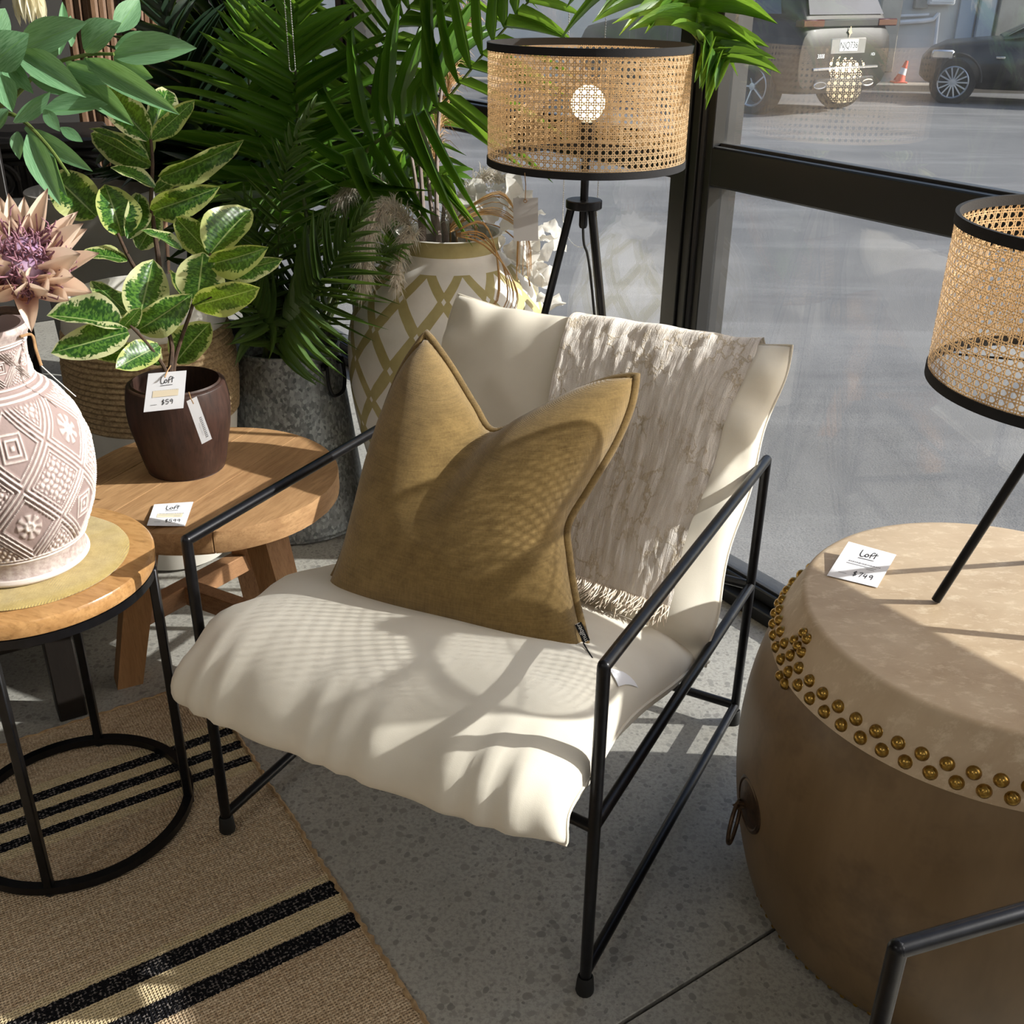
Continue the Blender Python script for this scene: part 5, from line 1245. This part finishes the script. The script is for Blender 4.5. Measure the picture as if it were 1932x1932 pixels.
for pts, n, L, w_, dr, sb in (
    ([KC + Vector((0.05, -0.05, .25)), (632, 560, 2.98), (648, 420, 2.86), (685, 295, 2.72), (760, 238, 2.66), (830, 200, 2.60), (920, 92, 2.54), (1010, -10, 2.48), (1080, -70, 2.44)], 25, .34, .026, .32, (1, 1)),
    ([KC + Vector((0, -0.04, .25)), (590, 560, 2.98), (572, 360, 2.88), (560, 200, 2.78), (558, 60, 2.70), (572, -80, 2.62)], 24, .32, .030, .10, (.75, 1)),
    ([KC + Vector((0.07, 0, .25)), (690, 420, 2.95), (790, 60, 2.85), (930, -160, 2.66), (1120, -190, 2.48), (1240, -40, 2.28), (1298, 50, 2.15), (1336, 95, 2.09), (1366, 118, 2.06)], 28, .27, .024, .10, (1, 1)),
    ([KC + Vector((0.04, 0.04, .25)), (660, 450, 2.98), (700, 200, 2.90), (770, 20, 2.82), (880, -70, 2.76)], 24, .30, .024, .30, (1, 1)),
    ([KC + Vector((0.02, 0, .25)), (640, 520, 3.0), (690, 400, 2.90), (760, 345, 2.80), (850, 330, 2.72)], 18, .22, .024, .4, (1, 1)),
    ([KC + Vector((-0.05, 0, .25)), (560, 520, 3.02), (500, 330, 2.98), (470, 160, 2.92), (470, 0, 2.86)], 22, .28, .026, .15, (1, 1))):
    frond(th, pts, n, L, w_, PB, MAT['rachis'], 74, 48 if L == .27 else 30, dr, .0075, .30, side_bias=sb, tipL=.85 if L == .27 else .62)
DCN = Vector((-1.02, 3.36, 0))
nm_('nursery_pot', 'black plastic pot of the dark palm near the charcoal wall', DCN, .16, .34)
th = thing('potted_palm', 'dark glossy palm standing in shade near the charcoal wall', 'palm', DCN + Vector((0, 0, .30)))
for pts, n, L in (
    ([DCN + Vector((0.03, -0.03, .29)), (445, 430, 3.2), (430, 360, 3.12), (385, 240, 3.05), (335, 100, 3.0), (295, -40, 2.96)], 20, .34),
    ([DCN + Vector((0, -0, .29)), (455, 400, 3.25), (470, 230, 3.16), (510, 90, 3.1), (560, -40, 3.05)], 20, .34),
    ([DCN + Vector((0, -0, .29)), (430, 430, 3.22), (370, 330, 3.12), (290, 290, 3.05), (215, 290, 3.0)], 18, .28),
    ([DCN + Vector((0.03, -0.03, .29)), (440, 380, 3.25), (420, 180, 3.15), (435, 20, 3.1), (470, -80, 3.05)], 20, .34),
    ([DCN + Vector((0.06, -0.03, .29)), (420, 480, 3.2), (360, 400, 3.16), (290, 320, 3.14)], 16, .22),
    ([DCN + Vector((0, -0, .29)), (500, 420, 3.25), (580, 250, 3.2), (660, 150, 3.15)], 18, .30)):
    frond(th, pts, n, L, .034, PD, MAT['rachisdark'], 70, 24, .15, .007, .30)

# ------------------------------------------------------------------ dark shop corner on the left
th = thing('tall_planter', 'tall smooth grey planter behind the rubber plants', 'planter', GP)
MB().lathe([(0, 0), (.13, 0), (.14, .01), (.175, .80), (.180, .81), (.180, .85), (.165, .85), (.160, .80), (0, .79)], 64, GP).build('pot_wall', MAT['plantergrey'], th)
MB().lathe([(0, .795), (.16, .795)], 32, GP).build('soil', MAT['soil'], th)
th = thing('low_table', 'low black square timber table behind the round side table', 'table', (-1.285, 1.894, 0))
rz = Matrix.Rotation(R(30.7), 3, 'Z'); lc = Vector((-1.285, 1.894, 0)); hs = .27
MB().bbox(lc + Vector((0, 0, .305)), (.62, .62, .035), .004, rz).build('table_top', MAT['darkfurn'], th)
for sx in (-1, 1):
    for sy in (-1, 1): p = lc + rz @ Vector((sx * hs, sy * hs, 0)); MB().bar(p, p + Vector((0, 0, .29)), .055, .055, up=rz @ Vector((1, 0, 0)), bev=.003).build('leg', MAT['darkfurn'], th)
for k in range(4):
    e = rz @ Matrix.Rotation(k * PI / 2, 3, 'Z') @ Vector((1, 0, 0)); f_ = Vector((-e.y, e.x, 0)); p = lc + f_ * hs + Vector((0, 0, .235))
    MB().bar(p - e * hs, p + e * hs, .03, .10).build('apron', MAT['darkfurn'], th)
# tall vase with eucalyptus on the low table
EV = Vector((-1.28, 1.93, .3225))
th = thing('tall_vase', 'tall dark ceramic vase on the low black table', 'vase', EV)
MB().lathe([(0, 0), (.06, 0), (.085, .08), (.09, .2), (.06, .36), (.045, .42), (.055, .45), (.048, .45), (.04, .41), (.05, .34), (.06, .1), (0, .03)], 40, EV).build('body', MAT['cardark'], th)
def euca(label, stem, leaves, t_, o_=(0, 0)):
    th = thing('leafy_branch', label, 'branch', EV + Vector((0, 0, .2)), 'leafy branches in the tall vase')
    q = [EV + Vector((*o_, .14)), EV + Vector((*o_, .35)), EV + Vector((*o_, .51))] + [dep(*p) for p in stem]; q = spline(q, 30); MB().tube(q, [.0055 - .0001 * i for i in range(30)], 8).build('stem', MAT['stem'], th)
    for b_, t1, w_, d0, d1, rl in leaves: px_leaf(th, EUCA, (b_[0] / 3.864, b_[1] / 3.864), (t1[0] / 3.864, t1[1] / 3.864), w_ * 1.2 / 3.864, t_ + d0, t_ + d1, rl)
euca('long leaved green branch reaching over the taller rubber plant', [(-60, 250, 1.82), (20, 190, 1.80), (80, 130, 1.78), (160, 104, 1.76), (215, 102, 1.75)],
     [((140, 370), (590, 150), 200, 0, -.04, .2), ((620, 370), (830, 145), 210, 0, -.03, -.2), ((830, 410), (1395, 320), 200, 0, -.03, .1), ((840, 350), (1150, 265), 130, .04, .05, .6), ((840, 235), (1020, -20), 140, .05, .06, .3),
      ((500, 480), (830, 590), 130, .02, .0, .7), ((640, 440), (1245, 790), 150, .0, -.06, .4), ((430, 400), (440, 30), 70, .04, .06, .5), ((520, 340), (515, 100), 60, .05, .08, .2), ((830, 410), (1130, 560), 150, .03, .03, .9),
      ((560, 570), (1000, 940), 150, .06, .04, .3), ((480, 440), (700, 690), 110, .06, .06, .8), ((240, 420), (450, 330), 110, .08, .08, .4), ((620, 420), (760, 640), 90, .05, .05, .5)], 1.76, (.020, .020))
euca('long leaved green branch drooping above the protea blooms', [(-70, 240, 1.78), (0, 215, 1.76), (40, 225, 1.74), (90, 275, 1.72), (130, 330, 1.70)],
     [((40, 460), (205, 640), 120, 0, -.02, .3), ((130, 380), (590, 665), 180, .0, -.03, .2), ((0, 550), (100, 838), 140, -.02, -.04, .1), ((100, 890), (360, 660), 100, 0, .0, .8), ((310, 820), (800, 790), 160, .02, .03, -.2),
      ((210, 980), (410, 1455), 150, 0, -.04, .3), ((130, 960), (130, 1150), 80, .02, .02, .2), ((180, 930), (655, 1240), 110, .03, .0, .5), ((350, 1000), (450, 1420), 80, .05, .03, .7), ((220, 560), (700, 690), 120, .05, .04, .5),
      ((320, 800), (430, 950), 80, .0, -.02, .3), ((-20, 640), (180, 560), 120, .05, .05, .2), ((60, 800), (-60, 950), 120, .02, .02, .4), ((440, 930), (600, 1030), 70, .06, .06, .2)], 1.72, (.020, -.020))
euca('long leaved green branch crossing at the edge beside the cream flower', [(-90, 200, 1.74), (-50, 120, 1.72), (-10, 90, 1.70)],
     [((-60, 480), (165, 250), 240, 0, -.03, .2), ((-80, 300), (40, 60), 160, .02, .02, .4), ((-100, 520), (60, 700), 150, .03, .03, .2), ((-60, 330), (120, 400), 130, .05, .04, .6)], 1.70, (-.016, -.022))
# cream flower hanging at the top left
th = thing('cream_flower', 'cream many petalled flower hanging above the leafy branches', 'flower', EV + Vector((0, 0, .2)))
fc = dep(48, -35, 1.80); MB().tube(spline([EV + Vector((-.022, .016, .14)), EV + Vector((-.022, .016, .35)), EV + Vector((-.022, .016, .51)), dep(-80, 0, 1.9), dep(0, -90, 1.84), fc], 20), .003, 6).build('stem', MAT['stem'], th)
CP = [leaf_mesh('petal', MAT['creampetal'], pt, .4, c_, 6, 4) for c_ in (.15, .3)]
for k in range(26):
    a = 2 * PI * k / 26 + random.uniform(-.1, .1); rr_ = .35 + .75 * ((k % 3) / 3); d = Vector((math.cos(a) * rr_, math.sin(a) * rr_ - .15, -1)).normalized(); L = random.uniform(.05, .07)
    M = frame(fc, d, Vector((math.cos(a), math.sin(a), .4))) @ Matrix.Diagonal((L, .017, L, 1)); inst('petal', random.choice(CP), th, M)
# carved console
CO = dep(40, 330, 3.2); CO.z = 0
th = thing('console_table', 'dark carved console table with scroll bracket under the leafy branches', 'console', CO)
cz = .93; cx = Vector((.92, .38, 0)).normalized(); cy = Vector((-cx.y, cx.x, 0)); RC_ = Matrix((cx, cy, Vector((0, 0, 1)))).transposed()
def CP_(x, y, z): return CO + cx * x + cy * y + Vector((0, 0, z))
MB().bbox(CP_(-.25, .15, cz), (1.05, .42, .03), .008, RC_).build('table_top', MAT['darkfurn'], th); MB().bbox(CP_(-.25, .15, cz - .03), (1.0, .39, .03), .010, RC_).build('moulding', MAT['darkfurn'], th)
MB().bbox(CP_(-.25, .15, cz - .10), (.94, .34, .11), .004, RC_).build('apron', MAT['darkfurn'], th)
for k in range(30): MB().tube([CP_(-.70 + .03 * k, -.022, cz - .06), CP_(-.70 + .03 * k, -.022, cz - .145)], .010, 8).build('flute', MAT['darkfurn'], th)
for x in (-.68, -.06, .18):
    sp_ = [CP_(x, -.04, cz - .10) + cx * (.05 * (1 - k / 40) * math.cos(k * .42)) + Vector((0, 0, .05 * (1 - k / 40) * math.sin(k * .42))) for k in range(36)]
    MB().tube(sp_, .010, 8).build('scroll', MAT['darkfurn'], th)
for x in (-.70, .13):
    for y in (.0, .27): MB().lathe([(.03, 0), (.035, .05), (.022, .10), (.03, .3), (.036, .5), (.026, .65), (.04, .76), (.04, .80)], 20, CP_(x, y, 0)).build('leg', MAT['darkfurn'], th)
# cane backed chair in front of the console
CB = dep(0, 380, 2.80); CB.z = 0
th = thing('cane_chair', 'black framed chair with woven cane back beside the console', 'chair', CB)
kx = Vector((.96, .28, 0)).normalized(); ky = Vector((-kx.y, kx.x, 0))
def KB(x, y, z): return CB + kx * x + ky * y + Vector((0, 0, z))
for x in (-.40, .0): MB().bar(KB(x, 0, 0), KB(x, .05, 1.0), .032, .032, up=kx).build('leg', MAT['darkfurn'], th); MB().bar(KB(x, -.40, 0), KB(x, -.40, .44), .032, .032, up=kx).build('leg', MAT['darkfurn'], th)
for z in (.62, .98): MB().bar(KB(-.40, .03 + z * .02, z), KB(0, .03 + z * .02, z), .025, .05).build('back_rail', MAT['darkfurn'], th)
mb = MB()
for k in range(40): mb.bar(KB(-.385 + .0095 * k, .042, .64), KB(-.385 + .0095 * k, .050, .96), .003, .0012, up=ky, bev=.0003)
for k in range(34): mb.bar(KB(-.385, .043, .64 + .0095 * k), KB(-.015, .043, .64 + .0095 * k), .0012, .003, bev=.0003)
mb.build('cane_panel', MAT['cane'], th, kind='stuff')
MB().bbox(KB(-.20, -.20, .455), (.44, .44, .05), .012, Matrix((kx, ky, Vector((0, 0, 1)))).transposed()).build('seat', MAT['darkfurn'], th)
# bundle of brown poles leaning on the wall
for k in range(13):
    px0 = 118 + 16 * k if k < 6 else 196 + 15 * (k - 6); t_ = 3.88 + .04 * (k % 3) + (.13 if k >= 6 else 0); a = dep(px0 + 70 - k * 4, 420, t_); b_ = dep(px0, -60, t_ - .06)
    d = (b_ - a); foot = a - d * (a.z / d.z); top_ = b_ + d * ((2.0 - b_.z) / d.z); q = [foot.lerp(top_, i / 14) for i in range(15)]
    tag(MB().tube(q, [.016 + (.003 if i % 3 == 0 else 0) for i in range(15)], 8).build('cane_pole', MAT['pole'], base=foot), 'brown cane pole leaning upright near the charcoal wall', 'pole', 'cane poles near the charcoal wall')
# ------------------------------------------------------------------ outside yard
yz = -.03
g = MB(); g.add([WP(-30, -.07, yz), WP(30, -.07, yz), WP(30, -45, yz - .0095 * 45), WP(-30, -45, yz - .0095 * 45)], [(0, 1, 2, 3)]); y_ = struct('floor_yard', g, MAT['asphalt'], smooth=False)
if y_.data.polygons[0].normal.z < 0: y_.data.flip_normals()
struct('trim_2', wbox(MB(), A0, A1, -.30, -.062, -.06, -.022, .004), MAT['asphalt'])
BY = 18.9
def gz(p): return yz + .0095 * min(0, (Vector((p[0], p[1], 0)) - W0).dot(NW))
def ground(px, py):
    p = at(px, py, -.2)
    for _ in range(6): p = at(px, py, gz(p))
    return p
def wallp(px, py, y=BY): return pl(px, py, (0, y, 0), (0, -1, 0))
struct('wall_outside', MB().box((2, BY + .15, 2.5), (44, .3, 5.2)), MAT['bldg'])
struct('trim_3', MB().bbox((5, BY - .22, -.18), (30, .44, .26), .02), MAT['kerb'])
def wall_panel(name, x0, x1, z0, z1, dpt, mat, label, cat):
    a, b_ = wallp(x0, 60).x, wallp(x1, 60).x; o = MB().bbox(((a + b_) / 2, BY - dpt / 2 - .012, (z0 + z1) / 2), (b_ - a, dpt, z1 - z0), .01).build(name, mat, base=((a + b_) / 2, BY, z0)); return tag(o, label, cat)
wall_panel('concrete_pilaster', 1652, 1690, .1, 4.5, .12, MAT['bldg2'], 'weathered concrete pilaster behind the parked hatch', 'pilaster')
wall_panel('steel_door', 1800, 1832, .1, 3.2, .05, MAT['bldgblue'], 'blue grey steel door in the yard wall', 'door')
wall_panel('steel_downpipe', 1836, 1866, .1, 4.5, .10, MAT['bldgblue'], 'wide blue grey steel post beside the yard door', 'post')
wall_panel('concrete_pilaster', 1872, 1930, .1, 4.5, .12, MAT['bldg2'], 'weathered concrete pilaster above the black car bonnet', 'pilaster')
th = thing('meter_box', 'pale grey meter box on the yard wall above the pipes', 'meter box', wallp(1772, 10))
c_ = wallp(1772, -12); MB().bbox(c_ + Vector((0, -.10, .15)), (.42, .2, .62), .02).build('box', MAT['pvc'], th); MB().bbox(c_ + Vector((0, -.205, .15)), (.36, .012, .54), .006).build('door', MAT['pvc'], th)
c2 = wallp(1735, 8); MB().bbox(c2 + Vector((0, -.06, .1)), (.22, .12, .32), .01).build('gas_regulator', MAT['kerb'], th)
def conduit(label, pts, r): q = [wallp(*p) + Vector((0, -.06, 0)) for p in pts]; return tag(MB().tube(q, r, 8).build('wall_conduit', MAT['pvc'], base=q[0]), label, 'pipe', 'pipes on the yard wall')
conduit('thin white conduit running along the yard wall under the meter box', [(1695, 30), (1735, 28), (1750, 27)], .022)
conduit('thick white pipe turning down the yard wall beside the cone', [(1695, 42), (1740, 39), (1758, 36), (1767, 26), (1768, 24)], .035)
conduit('grey pipe dropping from the meter box to the kerb', [(1768, 24), (1762, 80), (1754, 166)], .03)
# traffic cone on the kerb
cb_ = Vector((0, BY - .25, -.05)); cb_.x = wallp(1695, 165).x * .985
th = thing('traffic_cone', 'small orange traffic cone with white band leaning by the yard wall', 'cone', cb_)
MC = Matrix.Rotation(R(14), 3, 'Y')
MB().bbox(cb_ + Vector((0, 0, .012)), (.22, .22, .024), .005).build('base', MAT['cone'], th)
MB().lathe([(.095, .02), (.062, .13)], 20, cb_, M=MC).build('cone_body', MAT['cone'], th); MB().lathe([(.062, .13), (.045, .23)], 20, cb_, M=MC).build('reflective_band', MAT['plate'], th); MB().lathe([(.045, .23), (.024, .34), (.022, .345), (0, .345)], 20, cb_, M=MC).build('cone_tip', MAT['cone'], th)

# ------------------------------------------------------------------ cars
def loft(F, st, n=14):
    G = []
    for (x, zb, zt, hw, k) in st:
        row = []
        for i in range(n + 1):
            a = i / n; s_ = [(0, 0), (.80, 0), (.95, .10), (1, .38), (1, .62), (.97, .86), (.86, 1), (.4, 1.02), (0, 1.03)]
            t_ = a * (len(s_) - 1); j = min(int(t_), len(s_) - 2); f_ = t_ - j; yy = s_[j][0] + (s_[j + 1][0] - s_[j][0]) * f_; zz_ = s_[j][1] + (s_[j + 1][1] - s_[j][1]) * f_
            row.append((yy * hw * (1 - (1 - k) * max(0, zz_)), zb + (zt - zb) * zz_))
        G.append([F(x, -y, z) for y, z in row] + [F(x, y, z) for y, z in row[::-1]])
    mb = MB().grid(G); m = len(G[0]); mb.f.append(tuple(range(m))); b0_ = (len(G) - 1) * m; mb.f.append(tuple(range(b0_, b0_ + m))[::-1]); return mb
def wheel(th, F, x, y, r, w_, spokes=10):
    c = F(x, y, r); ax = (F(x, y + 1, r) - F(x, y, r)).normalized(); sgn_ = 1 if y > 0 else -1; fx = (F(x + 1, y, r) - F(x, y, r)).normalized(); M = Matrix((fx, Vector((0, 0, 1)), ax * sgn_)).transposed()
    ty = MB().lathe([(r * .68, -w_ / 2), (r * .9, -w_ / 2), (r, -w_ * .36), (r, w_ * .36), (r * .92, w_ / 2), (r * .70, w_ / 2), (r * .68, w_ * .3)], 36, c, M=M).build('tyre', MAT['tyre'], th)
    rim = MB().lathe([(r * .70, w_ / 2 - .005), (r * .66, w_ / 2 + .004), (r * .62, w_ / 2 - .01), (r * .60, -w_ * .2)], 36, c, M=M).build('rim', MAT['alloy'], th)
    MB().lathe([(r * .62, -w_ * .22), (0, -w_ * .22)], 24, c, M=M).build('brake_disc', MAT['cardark'], rim)
    for k in range(spokes):
        a = 2 * PI * k / spokes; e = M @ Vector((math.cos(a), math.sin(a), 0)); n_ = M @ Vector((0, 0, 1)); MB().bar(c + e * r * .08 + n_ * (w_ * .36), c + e * r * .64 + n_ * (w_ * .42), .022, .03, up=n_).build('spoke', MAT['alloy'], rim)
    MB().lathe([(r * .14, w_ * .36), (r * .13, w_ * .46), (0, w_ * .47)], 16, c, M=M).build('hub_cap', MAT['alloy'], rim)
def panel(th, name, F, pts, mat, off=(0, 0, 0)):
    return MB().add([F(*p) for p in pts], [tuple(range(len(pts)))]).build(name, mat, th, smooth=False)
class CarF:
    def __init__(s, o, fwd, k=1., kr=1., kf=1.): s.k, s.kr, s.kf = k, kr, kf; s.o = Vector(o); s.f = Vector(fwd).normalized(); s.l = Vector((-s.f.y, s.f.x, 0))
    def __call__(s, x, y, z): x = x * (s.kr if x < 0 else 1); x = 2.62 + (x - 2.62) * s.kf if x > 2.62 else x; return s.o + (s.f * x + s.l * y + Vector((0, 0, z))) * s.k
# dark crossover, rear turned to the shop
rr_w = ground(1576, 203); rr_w.z -= .02; ra = R(38); Rv = Vector((math.cos(ra), math.sin(ra), 0)); fw = Vector((-Rv.y, Rv.x, 0))
F = CarF(rr_w - Rv * .79 * 1.05, fw, 1.05, .72)
th = thing('parked_suv', 'dark bronze crossover parked with its rear to the shop window', 'car', F(1.3, 0, 0))
MB().add([], []); loft(F, [(-.90, .44, .80, .74, 1), (-.87, .34, .98, .86, .98), (-.74, .28, 1.08, .915, .96), (-.3, .27, 1.12, .925, .96), (.6, .26, 1.10, .925, .96), (1.6, .26, 1.07, .925, .95), (2.6, .27, 1.02, .92, .94), (3.2, .32, .92, .86, .93), (3.48, .42, .72, .68, .95)]).build('body', MAT['carpaint'], th)
loft(F, [(-.80, 1.02, 1.10, .80, .95), (-.62, 1.04, 1.34, .82, .84), (-.42, 1.05, 1.56, .83, .80), (.4, 1.05, 1.64, .84, .80), (1.4, 1.04, 1.60, .84, .80), (2.35, 1.0, 1.06, .80, .8)]).build('cabin', MAT['carpaint'], th)
panel(th, 'rear_window', F, [(-.80, -.70, 1.14), (-.80, .70, 1.14), (-.565, .60, 1.47), (-.565, -.60, 1.47)], MAT['carglass'])
panel(th, 'rear_spoiler', F, [(-.60, -.64, 1.50), (-.60, .64, 1.50), (-.36, .62, 1.60), (-.36, -.62, 1.60)], MAT['cardark'])
for s_ in (-1, 1):
    panel(th, 'side_window', F, [(-.35, s_ * .80, 1.14), (.5, s_ * .825, 1.14), (.5, s_ * .72, 1.54), (-.15, s_ * .71, 1.50)], MAT['carglass']); panel(th, 'side_window', F, [(.56, s_ * .825, 1.14), (1.6, s_ * .81, 1.13), (1.25, s_ * .71, 1.52), (.56, s_ * .72, 1.54)], MAT['carglass'])
    MB().bbox(F(-.83, s_ * .70, 1.05), (.13, .40, .085), .012, Matrix((F.f, F.l, Vector((0, 0, 1)))).transposed()).build('tail_light', MAT['taillight'], th)
    MB().tube([F(-.915, s_ * (.46 + .11 * math.cos(a)), .385 + .035 * math.sin(a)) for a in [2 * PI * i / 16 for i in range(16)]], .010, 6, closed=True).build('exhaust_trim', MAT['chrome'], th)
RM = Matrix((F.f, F.l, Vector((0, 0, 1)))).transposed()
MB().bbox(F(-.865, 0, 1.05), (.06, 1.28, .085), .01, RM).build('light_bar', MAT['cardark'], th)
MB().bbox(F(-.892, 0, .56), (.05, 1.30, .035), .008, RM).build('chrome_strip', MAT['chrome'], th)
MB().bbox(F(-.89, 0, .40), (.05, 1.20, .13), .02, RM).build('bumper_skid', MAT['cardark'], th)
MB().bbox(F(-.872, 0, .80), (.05, .72, .20), .02, RM).build('plate_recess', MAT['plantergrey'], th)
plt = MB().bbox(F(-.902, 0, .81), (.012, .37, .135), .004, RM).build('number_plate', MAT['plate'], th)
MX = frame(F(-.9095, 0, .808), -F.l, -F.f)
def letters(txt, size, pos, parent, mat, fwdn):
    tm = text_mesh(txt, size, .001); tm.materials.append(mat); inst('lettering', tm, parent, frame(pos, -F.l, fwdn))
letters('NJQ736', .108, F(-.9095, 0, .808), plt, MAT['ink'], -F.f)
letters('P E U G E O T', .055, F(-.897, 0, 1.05), th, MAT['white_ink'], -F.f)
letters('3008', .07, F(-.905, .50, .70), th, MAT['white_ink'], -F.f); letters('HDi', .05, F(-.905, -.50, .70), th, MAT['white_ink'], -F.f)
MB().add([F(-.90, .05 * x, .955 + .07 * z) for x, z in ((0, 1), (.4, .3), (.9, .1), (.3, -.3), (.2, -1), (-.2, -.4), (-.8, -.2), (-.35, .25))], [tuple(range(8))]).build('emblem', MAT['chrome'], th, smooth=False)
for x, y in ((0, .79), (0, -.79), (2.62, .79), (2.62, -.79)): wheel(th, F, x, y, .345, .23, 5)
for x in (0, 2.62):
    for s_ in (-1, 1): MB().tube([F(x + .40 * math.cos(a), s_ * .925, .36 + .40 * math.sin(a)) for a in [PI * i / 16 for i in range(17)]], .03, 6).build('wheel_arch', MAT['cardark'], th)
# black car along the wall
fwp = ground(1790, 194); f2 = Vector((-.94, .34, 0)).normalized(); l2 = Vector((-f2.y, f2.x, 0)); F = CarF(fwp - f2 * 2.62 - l2 * .72 - Vector((0, 0, .03)), f2, 1., 1., .6)
th = thing('parked_car', 'black low car with silver spoked wheels parked along the yard wall', 'car', F(1.3, 0, 0))
loft(F, [(-.85, .40, .85, .72, .96), (-.6, .28, .93, .84, .95), (0, .22, .95, .875, .95), (1.3, .22, .92, .88, .95), (2.2, .22, .88, .88, .93), (2.9, .24, .82, .86, .90), (3.25, .30, .72, .78, .9), (3.42, .38, .60, .62, .95)]).build('body', MAT['carpaint2'], th)
loft(F, [(-.7, .90, .96, .72, .9), (-.2, .92, 1.34, .76, .8), (.5, .92, 1.41, .78, .78), (1.2, .91, 1.36, .78, .78), (2.05, .88, .92, .74, .8)]).build('cabin', MAT['carpaint2'], th)
for s_ in (-1, 1):
    panel(th, 'side_window', F, [(.40, s_ * .785, .97), (1.72, s_ * .770, .95), (1.15, s_ * .665, 1.30), (.40, s_ * .665, 1.34)], MAT['carglass2']); panel(th, 'side_window', F, [(-.4, s_ * .77, .98), (.34, s_ * .785, .97), (.34, s_ * .665, 1.34), (-.1, s_ * .66, 1.28)], MAT['carglass2'])
    MB().ball(F(1.62, s_ * .92, .98), .10, 12, 8, sc=(.7, .9, .6)).build('wing_mirror', MAT['carpaint2'], th); MB().bbox(F(2.95, s_ * .855, .68), (.30, .06, .12), .02, Matrix((F.f, F.l, Vector((0, 0, 1)))).transposed()).build('headlight', MAT['chrome'], th)
    MB().bbox(F(2.05, s_ * .886, .66), (.12, .01, .03), .004, Matrix((F.f, F.l, Vector((0, 0, 1)))).transposed()).build('side_marker', MAT['chrome'], th)
panel(th, 'windscreen', F, [(2.0, -.68, .94), (2.0, .68, .94), (1.22, .60, 1.37), (1.22, -.60, 1.37)], MAT['carglass2'])
for x, y in ((0, .74), (0, -.74), (2.62, .74), (2.62, -.74)): wheel(th, F, x, y, .315, .21, 14)
for x in (0, 2.62):
    for s_ in (-1, 1): MB().tube([F(x + .37 * math.cos(a), s_ * .865, .33 + .37 * math.sin(a)) for a in [PI * i / 16 for i in range(17)]], .02, 6).build('wheel_arch', MAT['cardark'], th)
